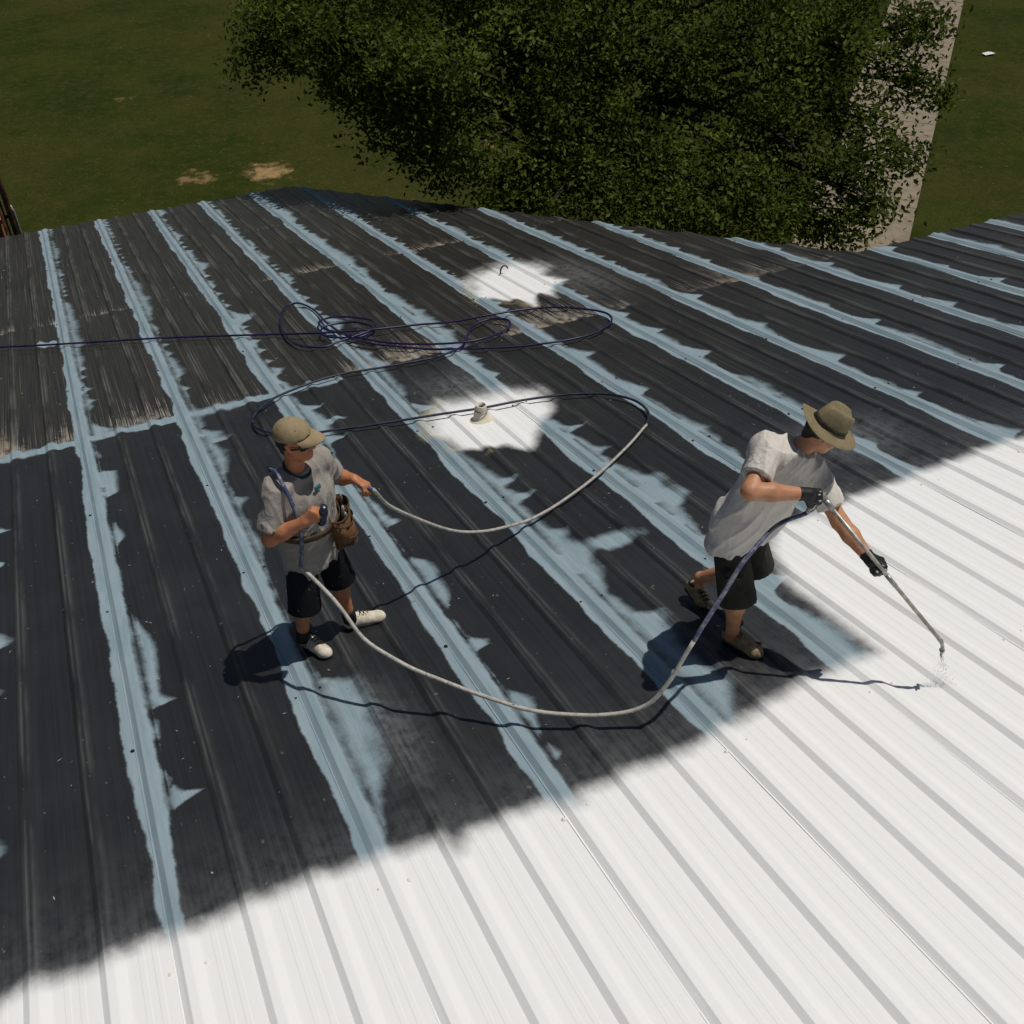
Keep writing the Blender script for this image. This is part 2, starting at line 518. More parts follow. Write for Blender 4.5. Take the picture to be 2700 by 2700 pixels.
VENT2 = [(5.04, 2.33), (5.2, 2.45), (5.43, 2.69), (5.6, 2.62), (5.72, 2.82), (5.9, 2.75), (6.02, 2.54), (6.14, 2.2), (5.98, 1.9), (6.12, 1.55), (5.9, 1.45), (5.77, 1.23), (5.7, .90), (5.62, 1.2), (5.5, 1.15), (5.35, .80), (5.3, 1.15), (5.15, 1.2), (5.02, 1.47), (4.88, 1.55), (4.92, 1.87)]


def poly_sdf(u, v, poly):
    """positive inside"""
    Pn = np.array(poly); Q = np.roll(Pn, -1, 0)
    d = np.full(u.shape, 1e9); ins = np.zeros(u.shape, bool)
    for (ax, ay), (bx, by) in zip(Pn, Q):
        ex, ey = bx - ax, by - ay
        wx, wy = u - ax, v - ay
        t = np.clip((wx * ex + wy * ey) / (ex * ex + ey * ey + 1e-12), 0, 1)
        d = np.minimum(d, (wx - ex * t) ** 2 + (wy - ey * t) ** 2)
        c = ((ay > v) != (by > v)) & (u < (bx - ax) * (v - ay) / (by - ay + 1e-12) + ax)
        ins ^= c
    return np.where(ins, 1, -1) * np.sqrt(d)


_tab = np.random.default_rng(5).uniform(-1, 1, 4096)


def n1(x, seed=0):
    """smooth 1-D value noise"""
    x = np.asarray(x, float) + seed * 37.31
    i = np.floor(x).astype(int); f = x - i; f = f * f * (3 - 2 * f)
    return _tab[i % 4096] * (1 - f) + _tab[(i + 1) % 4096] * f


# sprayed tongues on the right of every seam: (position, length, reach, softness)
TONGUES = {}
for k in range(U0 - 1, U1 + 2):
    r = random.Random(100 + k); v = -12.5; L = []
    while v < 11.5:
        far = v > .4
        amp = r.uniform(.04, .13) if far else r.uniform(.07, .24)
        if k >= 5 and not far: amp *= .85
        ln_ = r.uniform(.25, .5) if far else r.uniform(.45, .95)
        L.append((v, ln_, amp, r.uniform(.012, .05)))
        v += ln_ * (r.uniform(.75, 1.1) if far else r.uniform(.95, 1.7))
    TONGUES[k] = L
# right edges of the nearest seams, as sprayed: (v, reach) from the eave side towards the camera
_tr = {
    0: ([(-.6, .06), (-.95, .06), (-1.0, .16), (-1.5, .16), (-1.56, .05), (-1.9, .05), (-2.4, .12), (-2.5, .05), (-3.3, .03), (-3.62, .05), (-4.1, .16), (-4.67, .12), (-4.76, .13), (-4.80, .25), (-4.84, .05), (-5.0, .075), (-5.21, .06), (-5.37, .02), (-5.6, .07), (-5.70, .13), (-5.74, .26), (-5.79, .05), (-5.97, .0), (-6.8, -.01)], .035),
    1: ([(-.5, .05), (-.7, .2), (-.86, .2), (-.9, .34), (-.95, .1), (-1.2, .16), (-1.88, .07), (-2.2, .06), (-2.3, .15), (-2.5, .06), (-3.12, .1), (-3.56, .05), (-4.6, .04), (-5.1, .06), (-5.2, .25), (-5.48, .26), (-5.96, .19), (-6.42, .06), (-6.8, .02)], .07),
    2: ([(-.55, .1), (-.64, .2), (-.66, .38), (-.72, .15), (-1.06, .2), (-1.12, .46), (-1.2, .18), (-1.5, .18), (-1.56, .28), (-1.62, .08), (-2.6, .05), (-3.0, .1), (-3.36, .12), (-3.42, .22), (-3.48, .06), (-4.0, .06), (-4.14, .17), (-4.6, .14), (-4.9, .05), (-5.2, .08), (-5.3, .19), (-5.36, .05), (-5.8, .05), (-5.95, .16), (-6.3, .07), (-6.47, .11), (-6.56, .03), (-6.8, .02)], .04),
    3: ([(-2.9, .1), (-3.2, .15), (-3.28, .31), (-3.36, .12), (-3.55, .16), (-3.6, .33), (-3.68, .1), (-4.2, .14), (-4.28, .24), (-4.4, .17), (-4.6, .27), (-4.79, .2), (-4.95, .19), (-5.2, .08), (-5.5, .14), (-5.6, .30), (-5.95, .17), (-6.4, .26), (-6.6, .14), (-6.8, .08)], .055),
    4: ([(-2.3, .06), (-2.6, .1), (-2.66, .27), (-2.73, .07), (-3.15, .12), (-3.2, .22), (-3.28, .07), (-3.8, .16), (-3.95, .31), (-4.1, .24), (-4.3, .33), (-4.45, .14), (-4.95, .05)], .06),
}
TRACED = {k: (np.array([p[0] for p in q[::-1]]), np.array([p[1] for p in q[::-1]]), s_) for k, (q, s_) in _tr.items()}


def paint_fields(u, v):
    k = np.round((u - .02) / P).astype(int)
    sB = np.full(u.shape, -1.0); soft = np.full(u.shape, .012)
    for kk in np.unique(k):
        m = k == kk; x = u[m] - kk * P; y = v[m]
        left = .135 + .024 * n1(y * 1.3, kk) + .016 * n1(y * 3.6, kk + 20) + .006 * n1(y * 11, kk + 40) + .008 * np.tanh(8 * n1(y * 2.1, kk + 60))
        left = np.where(y > 0, left * .86, left)
        right = .040 + .010 * n1(y * 3, kk + 80) + .008 * n1(y * 11, kk + 90)
        wide = {2: 1.7, 3: 1.7, 4: 1.2}.get(int(kk), .8) if int(kk) < 8 else .5
        env = np.clip(n1(y * 1.25, kk + 170), 0, 1) * .11 + np.clip(n1(y * 3.7, kk + 180), 0, 1) * .055 + np.clip(n1(y * 9.5, kk + 190), 0, 1) * .03
        right = right + env * np.where(y > 0, wide, .65)
        so = .016 + env * .45
        for (vi, L_, a, s_) in TONGUES[int(kk)]:
            w = (vi + L_ - y) / L_
            add = np.where((w > 0) & (w <= 1.0), a * np.clip(w, 0, 1) ** (2.0 + 2.2 * abs(math.sin(vi * 7))), 0)
            tl = .03 + .08 * abs(math.sin(vi * 13))
            add = np.where((y < vi) & (y > vi - tl), a * (1 - (vi - y) / tl) ** 1.5, add)
            so = np.where(add > .03, np.maximum(so, 1.5 * s_ * np.clip(add / a, .2, 1)), so)
            right = np.maximum(right, .040 + add)
        if int(kk) in TRACED:
            tv, tr_, ts = TRACED[int(kk)]
            tr_i = np.interp(y, tv, tr_) + .012 * n1(y * 6, kk + 210) + .004 * n1(y * 19, kk + 220)
            inr = (y > tv[0]) & (y < tv[-1])
            right = np.where(inr, tr_i, right); so = np.where(inr, 1.25 * ts * np.clip(tr_i / .2, .25, 1), so)
        d = np.minimum(x + left, right - x)
        # unsprayed slit along the free edge of the overlap
        gap = .014 + .010 * n1(y * 1.1, kk + 130) + .008 * n1(y * 7, kk + 140)
        if kk > 3: gap = gap - .016
        slit = np.abs(x - .040) - gap
        d = np.minimum(d, np.where(gap > .004, slit, 1))
        sB[m] = d; so = np.where(x < 0, .010, so); soft[m] = so
    # sealed cross lap
    lap = np.minimum(v + .15 + .02 * n1(u * 6, 3) + .02 * n1(u * 17, 4), .045 + .012 * n1(u * 7, 5) + .015 * n1(u * 21, 6) - v)
    lap = np.minimum(lap, 2.62 - u)
    sB = np.maximum(sB, lap)
    blot = .09 - np.hypot((u + .28) * .8, (v - 3.55) * .7) + .03 * n1(u * 14, 8) + .02 * n1(v * 11, 9)
    sB = np.maximum(sB, blot)
    for (cu, cv, ru, rv) in ((3.40, -4.62, .20, .10),):
        bl = (1 - np.hypot((u - cu) / ru, (v - cv) / rv)) * .12 + .03 * n1(u * 9, 2) + .02 * n1(v * 8, 1)
        upd = bl > sB; sB = np.where(upd, bl, sB); soft = np.where(upd, .06, soft)
    W = poly_sdf(u, v, WHITE) + .012 * n1(u * 2.1, 12)
    sw = np.full(u.shape, .085)
    fr = np.zeros(u.shape)
    for pl, s_ in ((VENT1, .20), (VENT2, .26)):
        q = poly_sdf(u, v, pl) + .03 * n1(u * 5, 15) + .03 * n1(v * 4, 16)
        upd = q > W; W = np.where(upd, q, W)
        up_side = np.clip((v - np.mean([p[1] for p in pl])) * .8 + .3, 0, 1)
        sw = np.where(upd, .06 + s_ * up_side, sw)
        cu = np.mean([p[0] for p in pl])
        fr = np.maximum(fr, np.clip(1 - np.abs(q + .05) / .12, 0, 1) * (u < cu - .25) * .6)
    # age / rust fields
    age = np.clip((v + .3) / .5, 0, 1) * np.clip(.85 - .04 * (u - 3), .35, .9)
    age = np.maximum(age, np.clip((v + 3.5) / 4, 0, .45) * (v < 0) * np.clip((u - 1.5) / 3, 0, 1))
    rust = np.zeros(u.shape)
    for vp, amp, ext in ((.03, 1.0, .9), (4.45, .85, .55), (7.8, .5, .5)):
        dd = v - vp
        rust = np.maximum(rust, np.where(dd > -.02, amp * np.exp(-dd / ext), 0))
    var = .62 + .5 * n1(u * 1.15, 33) + .3 * n1(u * 3.3, 31)
    rust = rust * np.clip(var, .1, .92) * np.clip(1.15 - .07 * np.maximum(u - 3, 0), .4, 1)
    dust = np.zeros(u.shape)
    dist = -poly_sdf(u, v, WHITE)
    dust = np.maximum(dust, .22 * np.exp(-np.clip(dist, 0, 9) / .28))
    dust = np.maximum(dust, .34 * np.exp(-((u - 5.9) / .5) ** 2 - ((v + 4.25) / .4) ** 2))
    dust = np.maximum(dust, .30 * np.exp(-((u - 1.3) / .16) ** 2 - ((v + 5.85) / .5) ** 2))
    dust = np.maximum(dust, .30 * np.exp(-((u - 6.3) / .35) ** 2 - ((v - 1.6) / .9) ** 2))
    dust = np.maximum(dust, .35 * np.exp(-((u - 3.6) / .4) ** 2 - ((v + 1.1) / .45) ** 2))
    return dict(sdfB=sB, softB=soft, sdfW=W, softW=sw, rust=rust, age=age, dust=dust, fringe=fr)


def panel(k, row):
    v0, v1 = V_ROWS[row]
    us = k * P + PROF[:, 0]; hs = PROF[:, 1].copy()
    if row == 2:
        ve = v_end(us)
        if ve.max() < .12: return None
        ve = np.maximum(ve, .02)
        step = .05
        n = max(3, int(ve.max() / step))
        vs = np.linspace(0, 1, n)[:, None] * ve[None, :]
        vs[0, :] = -.10                                   # tucked under the sheet above
        U = np.broadcast_to(us, vs.shape); Hh = np.broadcast_to(hs, vs.shape).copy() - .004
    else:
        step = .045 if row == 1 else .12
        n = int((v1 - v0) / step)
        lo = v0 - (.1 if row == 1 else 0)
        vs = np.repeat(np.linspace(lo, v1, n)[:, None], len(us), 1)
        U = np.broadcast_to(us, vs.shape); Hh = np.broadcast_to(hs, vs.shape).copy() + (.0028 if row == 0 else 0)
    # oil-canning of the thin pans
    pan = np.broadcast_to(hs < .02, vs.shape)
    Hh = Hh + np.where(pan, .0022 * n1(vs * 1.4, k * 3 + row) * np.sin(U * 9.5), 0) + .0012 * n1(vs * .7, k + 50)
    co = np.stack((U, vs, Hh), -1).reshape(-1, 3)
    a, b = vs.shape
    idx = np.arange(a * b).reshape(a, b)
    F = np.stack((idx[:-1, :-1], idx[:-1, 1:], idx[1:, 1:], idx[1:, :-1]), -1).reshape(-1, 4)
    # folded lip at the visible lower end, giving the sheet an edge
    end = idx[-1]; lip = co[end].copy(); lip[:, 2] -= .0015 if row == 0 else .003; lip[:, 1] -= .001
    nb_ = len(co); co = np.concatenate((co, lip))
    li = np.arange(nb_, nb_ + b)
    F = np.concatenate((F, np.stack((end[:-1], end[1:], li[1:], li[:-1]), -1)))
    me = mesh_np('roof_panel', co, F)
    Fd = paint_fields(co[:, 0], co[:, 1])
    at = me.attributes.new('roofco', 'FLOAT_VECTOR', 'POINT')
    flat = co.copy(); flat[:, 2] = 0; at.data.foreach_set('vector', flat.astype(np.float32).ravel())
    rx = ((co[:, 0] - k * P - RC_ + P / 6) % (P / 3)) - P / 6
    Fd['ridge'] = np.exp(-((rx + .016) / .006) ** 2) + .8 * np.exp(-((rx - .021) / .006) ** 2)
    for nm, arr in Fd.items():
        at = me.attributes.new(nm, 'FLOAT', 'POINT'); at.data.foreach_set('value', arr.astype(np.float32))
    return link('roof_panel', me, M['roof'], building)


PANELS = {}
for row in range(3):
    for k in range(U0, U1):
        o = panel(k, row)
        if o: PANELS[(k, row)] = o

# screws: pairs either side of the seam ribs on every purlin line
sc = MB()
sc.lathe([(.0001, .010), (.006, .010), (.0085, .0075), (.0085, .004), (.013, .0035), (.014, 0)], 8)
sc_me = bpy.data.meshes.new('screw'); sc_me.from_pydata(sc.v, [], sc.f); sc_me.materials.append(M['screw'])
sc_white = sc_me.copy(); sc_white.materials.clear(); sc_white.materials.append(M['toe'])
PURL = [-10.4, -6.9, -5.2, -3.53, -1.85, 1.55, 4.4, 7.7, 10.4]
for k in range(U0, U1):
    for v in PURL:
        for du in (-.105 + random.uniform(-.006, .006), .05 + random.uniform(-.006, .006)):
            u = k * P + du; vv = v + random.uniform(-.02, .02)
            row = 2 if v > 0 else (1 if v > -8.15 else 0)
            if row == 2 and vv > float(v_end(u)) - .1: continue
            kk = k if du > -.07 else k - 1
            pan_o = PANELS.get((kk, row))
            if pan_o is None: continue
            painted = v < -6.7 or (v < -5.1 and u > 4.3)
            s = bpy.data.objects.new('screw', sc_white if painted else sc_me); COL.objects.link(s); s.parent = pan_o
            s.location = (u, vv, {0: .0028, 1: 0, 2: -.004}[row] + .0008)
            q = random.uniform(.65, 1.05); s.scale = (q, q, q)

# flakes of leaf litter and dried paint lying on the sheets
fl = MB(); r = random.Random(3)
for i in range(900):
    u = r.uniform(-1.5, 12); v = r.uniform(-6.6, 10) if r.random() < .8 else r.uniform(-5.5, -3)
    if v > float(v_end(u)) - .1 or (v < -5.0 and u > 4.1): continue
    du = ((u - RC_) % (P / 3))
    if du < .095 or du > P / 3 - .065: continue
    z = (-.004 if v > 0 else 0) + .004; a = r.uniform(0, 6.28); s = r.uniform(.003, .009) * (1.3 if v > 0 else 1)
    l = s * r.uniform(1, 2.5)
    p = [roof_pt(u + l * math.cos(a) * c1 - s * math.sin(a) * c2, v + l * math.sin(a) * c1 + s * math.cos(a) * c2, z + r.uniform(0, .004))
         for c1, c2 in ((-1, 0), (0, -.6), (1, 0), (0, .6))]
    fl.add(p, [(0, 1, 2, 3)])
lo = fl.build('roof_litter', M['litter'])
tag(lo, 'tiny pale flakes and leaf bits scattered over the dark roof', 'litter', kind='stuff')

# ------------------------------------------------------------------ roof vents
vm = Matrix.Rotation(TH, 4, 'X')
vent = empty('vent_pipe', tuple(roof_pt(3.464, -1.985, .001)))
tag(vent, 'stubby cream vent pipe in a cone collar on the larger white patch', 'vent')
vp = MB()
Mx = np.eye(4); Mx[:3, :3] = TM
vp.lathe([(.115, -.002), (.112, .006), (.088, .012), (.075, .03), (.062, .10), (.056, .125)], 20, Mx)
vp.build('collar', M['vent'], vent, True)
vp = MB(); vp.lathe([(.050, .09), (.050, .165), (.048, .170), (.040, .170), (.040, .11)], 20)
vp.build('pipe', M['vent'], vent, True)
vp = MB(); vp.lathe([(.0001, .13), (.0402, .13)], 20); vp.build('opening', M['hole'], vent)
vp = MB(); vp.lathe([(.058, .098), (.062, .100), (.062, .112), (.056, .114)], 20); vp.build('clamp_ring', M['steel'], vent, True)

hk = MB()
b0 = roof_pt(5.541, 2.334, .0)
hk.tube(spline([b0, b0 + (0, 0, .07), b0 + (.03, .0, .12), b0 + (.075, -.01, .125), b0 + (.10, -.015, .085)], 5), .011, 8)
hook = hk.build('wire_stub', M['twig'], None, True)
tag(hook, 'small bent dark pipe stub in the farther white patch', 'pipe')

# ------------------------------------------------------------------ rusty post and brick pier beyond the eave
post = empty('steel_post', (-.55, 11.75, ZG))
tag(post, 'rusty brown steel post rising behind the far left eave', 'post')
pm = MB(); pm.tube(spline([(0, 0, 0), (0, 0, 2.6), (0, 0, 3.55), (-.03, .0, 4.0), (-.14, .0, 4.45), (-.32, 0, 4.8)], 6), .055, 10); pm.build('column', M['rusty'], post, True)
pm = MB(); pm.tube([(-.14, .06, 0), (-.14, .06, 3.45)], .05, 8); pm.build('short_column', M['rusty'], post, True)
pm = MB(); pm.tube([(.075, 0, 0), (.075, 0, 3.2), (.05, 0, 3.32)], .022, 8); pm.build('conduit', M['steel'], post, True)
for z in (2.4, 3.1):
    pm = MB(); pm.box((-.06, .03, z), (.24, .02, .07)); pm.build('bracket', M['rusty'], post, bevel=.004)
pier = empty('brick_pier', (-1.05, 12.25, ZG))
tag(pier, 'orange clay brick pier at the left edge behind the eave', 'pier')
pm = MB(); pm.box((0, 0, 1.45), (.50, .50, 2.9)); pm.build('core', M['mortar'], pier)
bk = MB(); bk.box((0, 0, 0), (.245, .12, .065)); bk_me = bpy.data.meshes.new('brick'); bk_me.from_pydata(bk.v, [], bk.f); bk_me.materials.append(M['clay'])
for c in range(30, 38):
    z = .04 + c * .0765
    for side in range(4):
        for j in (-1, 1):
            b = bpy.data.objects.new('brick', bk_me); COL.objects.link(b); b.parent = pier
            off_ = j * .128 + (.0 if c % 2 else .0)
            x, y = ((off_, -.2), (.2, off_), (off_, .2), (-.2, off_))[side]
            x *= 1.0; y *= 1.0
            b.location = (x * (1.0 if side % 2 == 0 else 1.02), y * (1.02 if side % 2 == 0 else 1.0), z)
            b.rotation_euler = (0, 0, 0 if side % 2 == 0 else math.pi / 2)
pm = MB(); pm.box((0, 0, 2.955), (.62, .62, .09)); pm.build('cap', M['clay'], pier, bevel=.01)

pp = MB(); pp.add([(-.22, -.1, 0), (.2, -.13, .02), (.24, .1, .0), (.02, .06, .05), (-.2, .12, .01)], [(0, 1, 3, 4), (1, 2, 3)])
po = pp.build('paper_scrap', M['paper']); po.location = (32.02, 18.78, ZG + .05)
tag(po, 'small white scrap lying on the far lawn right of the path', 'litter')

# ------------------------------------------------------------------ tree
BLOBS = [(5.53, 11.4, 0.46, 1.22), (4.92, 11.68, -0.16, 0.78), (4.8, 11.74, 0.39, 0.49), (6.5, 9.86, 0.27, 1.46), (7.95, 9.19, 0.07, 1.77), (6.6, 8.71, -0.68, 1.12), (6.04, 9.52, -0.31, 0.68), (7.04, 7.63, -1.21, 0.72), (9.99, 8.26, 0.21, 2.23), (8.59, 7.25, -0.98, 1.46), (12.0, 7.34, -0.13, 2.34), (10.07, 5.81, -1.32, 1.18), (13.23, 6.23, 0.29, 1.85), (12.63, 4.85, -0.85, 1.25), (11.23, 4.61, -1.55, 0.71), (14.46, 5.67, 0.36, 1.02), (13.76, 4.89, -0.64, 0.76), (12.47, 4.16, -1.73, 0.58), (8.38, 10.65, 1.7, 2.42), (11.83, 9.62, 1.85, 3.14), (14.52, 7.29, 1.43, 1.97), (6.23, 12.19, 1.14, 1.43), (15.16, 5.35, 0.8, 0.47), (7.6, 6.72, -1.73, 0.5),
         (10.55, 4.26, -1.69, 0.41), (11.43, 3.86, -1.62, 0.49), (9.37, 4.81, -1.62, 0.41), (8.37, 5.71, -1.59, 0.48), (13.13, 3.52, -1.46, 0.43), (12.65, 3.53, -1.78, 0.36), (10.28, 4.83, -1.59, 0.63), (9.07, 5.93, -1.4, 0.77), (7.98, 6.43, -1.54, 0.56), (14.19, 4.14, -1.06, 0.38), (15.04, 4.85, -0.14, 0.47), (13.12, 4.08, -1.26, 0.66), (11.59, 5.33, -1.26, 1.09),
         (5.83, 9.94, .22, .62), (6.14, 8.68, -.19, .62), (6.5, 7.9, -.3, .5), (6.63, 7.37, -.39, .5), (6.79, 6.66, -.63, .4), (6.15, 9.5, .02, .6), (5.6, 10.4, .3, .6), (5.2, 10.6, .5, .5), (5.9, 9.2, .55, .6), (6.2, 8.2, .35, .6), (6.5, 7.3, .15, .5), (5.86, 8.97, .44, .6), (6.26, 8.0, .66, .6), (6.76, 7.0, .8, .55), (5.5, 9.9, .3, .5), (6.4, 7.5, .4, .5)]
tree = empty('broadleaf_tree', (10.4, 9.2, ZG))
tag(tree, 'big dark green leafy tree beyond the far roof edge', 'tree')
tb = np.array((10.4, 9.2, ZG))
tr = MB()
tr.tube([p - tb for p in spline([tb, tb + (.05, 0, 1.5), tb + (-.1, .1, 3.2), tb + (0, 0, 5.0), tb + (.2, .1, 7.5)], 4)],
        [.30, .29, .27, .26, .25, .24, .23, .22, .21, .20, .18, .17, .15, .13, .11, .08, .05], 10)
tr.build('trunk', M['bark'], tree, True)
rb = random.Random(9)
clumps = []
for bi, (x, y, z, rad) in enumerate(BLOBS):
    c = np.array((x, y, z))
    start = tb + np.array((0, 0, rb.uniform(2.6, 5.2)))
    mid = start * .5 + c * .5 + np.array((rb.uniform(-.3, .3), rb.uniform(-.3, .3), .35))
    lm = MB(); pts = spline([start - tb, mid - tb, c - tb], 6)
    lm.tube(pts, list(np.linspace(.11 if rad > 1 else .07, .02, len(pts))), 7)
    for j in range(int(5 + rad * 4)):
        d = np.array([rb.gauss(0, 1) for _ in range(3)]); d /= np.linalg.norm(d); d[2] *= .7
        e = c + d * rad * rb.uniform(.7, 1.05)
        s0 = mid * .3 + c * .7
        pts = spline([s0 - tb, (s0 + e) / 2 - tb + (0, 0, .1), e - tb], 4)
        lm.tube(pts, list(np.linspace(.03, .006, len(pts))), 5)
    lm.build('limb', M['bark'], tree, True)
    nc = int(26 * rad ** 2 + (18 if rad > 1 else 9)) if (x < 12.2 and bi < 37) else int(19 * rad ** 2 + 8)
    for j in range(nc):
        d = np.array([rb.gauss(0, 1) for _ in range(3)]); d /= np.linalg.norm(d)
        rr = rad * (rb.random() ** .42) * rb.uniform(.84, 1.12 if rb.random() < .8 else 1.4)
        clumps.append((c + d * rr * np.array((1.05, 1.05, .82)), rb.uniform(.16, .34), rb.random()))
LC = []; LT = []
for c, s, tint in clumps:
    n = int(rb.uniform(44, 78) * (s / .25) ** 1.4)
    q = rng.normal(0, 1, (n, 3)); q[:, 2] *= .65
    LC.append(c + q * s * .75); LT.append(np.clip(tint ** 1.6 * .75 + rng.uniform(0, .5, n) - .12, 0, 1))
LC = np.concatenate(LC) - tb; LT = np.concatenate(LT); n = len(LC)
sz = rng.uniform(.034, .070, n)
nrm_ = rng.normal(0, 1, (n, 3)); nrm_[:, 2] = np.abs(nrm_[:, 2]) * .9 + .35; nrm_ /= np.linalg.norm(nrm_, axis=1)[:, None]
ax = np.cross(nrm_, rng.normal(0, 1, (n, 3))); ax /= np.linalg.norm(ax, axis=1)[:, None]
bxv = np.cross(nrm_, ax)
V = np.stack((LC - ax * sz[:, None], LC - bxv * sz[:, None] * .55 + nrm_ * sz[:, None] * .12, LC + ax * sz[:, None] * 1.1, LC + bxv * sz[:, None] * .55 + nrm_ * sz[:, None] * .12), 1).reshape(-1, 3)
F = np.arange(n * 4).reshape(-1, 4)
F = np.concatenate((F[:, [0, 1, 2]], F[:, [0, 2, 3]]))
cm = mesh_np('crown', V, F)
at = cm.attributes.new('tint', 'FLOAT', 'POINT'); at.data.foreach_set('value', np.repeat(LT, 4).astype(np.float32))
crown = link('crown', cm, M['leaf'], tree)
print('leaves', n)

# ------------------------------------------------------------------ implicit-surface figure modelling
class Field:
    def __init__(s, lo, hi, h):
        s.o = np.array(lo, float); s.h = h
        s.n = np.ceil((np.array(hi) - s.o) / h).astype(int) + 1
        s.f = np.full(s.n, .08, np.float32)
    def sub(s, lo, hi):
        a = np.clip(np.floor((np.asarray(lo) - s.o) / s.h).astype(int), 0, s.n - 1)
        b = np.clip(np.ceil((np.asarray(hi) - s.o) / s.h).astype(int) + 1, 1, s.n)
        if np.any(b <= a): return None, None
        sl_ = tuple(slice(i, j) for i, j in zip(a, b))
        g = np.meshgrid(*[s.o[i] + s.h * np.arange(a[i], b[i]) for i in range(3)], indexing='ij')
        return sl_, np.stack(g, -1)
    def put(s, sl_, d, k):
        f = s.f[sl_]
        if k <= 0: s.f[sl_] = np.minimum(f, d); return
        hh = np.clip(.5 + .5 * (d - f) / k, 0, 1)
        s.f[sl_] = d * (1 - hh) + f * hh - k * hh * (1 - hh)
    def cap(s, p, q, r1, r2=None, k=.02, flat=False):
        """round cone; flat=True cuts the q end (and the p end) square"""
        p = np.asarray(p, float); q = np.asarray(q, float)
        r2 = r1 if r2 is None else r2
        mr = max(r1, r2) + k + .035
        sl_, X = s.sub(np.minimum(p, q) - mr, np.maximum(p, q) + mr)
        if sl_ is None: return
        e = q - p; L2 = float(e @ e) + 1e-12
        w = X - p; t0 = (w @ e) / L2; t = np.clip(t0, 0, 1)
        d = np.linalg.norm(w - t[..., None] * e, axis=-1) - (r1 + (r2 - r1) * t)
        if flat:
            L = math.sqrt(L2); dr = np.linalg.norm(w - t0[..., None] * e, axis=-1) - (r1 + (r2 - r1) * t)
            d = np.maximum(dr, (t0 - 1) * L); d = np.where(t0 < 0, np.linalg.norm(w, axis=-1) - r1, d)
        s.put(sl_, d, k)
    def ell(s, c, r, A=None, k=.02):
        c = np.asarray(c, float); r = np.asarray(r, float); m = r.max() + k + .035
        sl_, X = s.sub(c - m, c + m)
        if sl_ is None: return
        w = X - c
        if A is not None: w = w @ np.asarray(A).T
        d = (np.linalg.norm(w / r, axis=-1) - 1) * r.min()
        s.put(sl_, d, k)
    def cut(s, p, nrm):
        sl_, X = s.sub(s.o, s.o + s.n * s.h)
        nrm = np.asarray(nrm, float); nrm = nrm / np.linalg.norm(nrm)
        s.f = np.maximum(s.f, ((X - np.asarray(p)) @ nrm).astype(np.float32))
    def wrinkle(s, amp, dirs):
        sl_, X = s.sub(s.o, s.o + s.n * s.h)
        w = 0
        for (d, ph, wd) in dirs:
            d = np.asarray(d, float)
            q = X @ d + ph + wd * np.sin(X @ np.array((5.1, 4.3, 5.2)) + ph * 3) + .5 * wd * np.sin(X @ np.array((-9., 7., 11.)) + ph)
            m_ = np.clip(.45 + .9 * np.sin(X @ np.array((9., -7., 8.)) * (1 + .3 * ph) + ph * 5), 0, 1)
            w = w + m_ * (1 - np.abs(np.sin(q))) ** 2
        s.f = (s.f - amp * (w / len(dirs) - .15)).astype(np.float32)
    def mesh(s, name):
        f = s.f; S = f < 0
        nx, ny, nz = f.shape
        cnt = np.zeros((nx - 1, ny - 1, nz - 1), np.int8)
        for i in (0, 1):
            for j in (0, 1):
                for k in (0, 1):
                    cnt += S[i:nx - 1 + i, j:ny - 1 + j, k:nz - 1 + k]
        act = (cnt > 0) & (cnt < 8)
        ijk = np.argwhere(act); N = len(ijk)
        idx = np.full(act.shape, -1, np.int64); idx[act] = np.arange(N)
        acc = np.zeros((N, 3)); ct = np.zeros(N)
        cor = [(i, j, k) for i in (0, 1) for j in (0, 1) for k in (0, 1)]
        val = {c: f[ijk[:, 0] + c[0], ijk[:, 1] + c[1], ijk[:, 2] + c[2]] for c in cor}
        for c in cor:
            for axn in range(3):
                if c[axn]: continue
                d = list(c); d[axn] = 1; d = tuple(d)
                a, b = val[c], val[d]; m = (a < 0) != (b < 0)
                t = np.where(m, a / np.where(m, a - b, 1), 0)
                p = np.zeros((N, 3)) + np.array(c); p[:, axn] = t
                acc += p * m[:, None]; ct += m
        V = s.o + s.h * (ijk + acc / ct[:, None])
        quads = []
        for axn in range(3):
            b1, b2 = [(1, 2), (2, 0), (0, 1)][axn]
            A0 = [slice(1, -1)] * 3; A0[axn] = slice(0, -1)
            A1 = [slice(1, -1)] * 3; A1[axn] = slice(1, None)
            s0 = S[tuple(A0)]; s1 = S[tuple(A1)]
            e = np.argwhere(s0 != s1)
            if not len(e): continue
            sg = s0[tuple(e.T)]
            base = e.copy(); base[:, b1] += 1; base[:, b2] += 1
            def cell(o1, o2):
                q = base.copy(); q[:, b1] += o1; q[:, b2] += o2
                return idx[q[:, 0], q[:, 1], q[:, 2]]
            Q = np.stack((cell(-1, -1), cell(0, -1), cell(0, 0), cell(-1, 0)), 1)
            Q[~sg] = Q[~sg][:, ::-1]
            quads.append(Q)
        F = np.concatenate(quads)
        F = F[(F >= 0).all(1)]
        return mesh_np(name, V, F, True)


def unit(v):
    v = np.asarray(v, float); return v / np.linalg.norm(v)


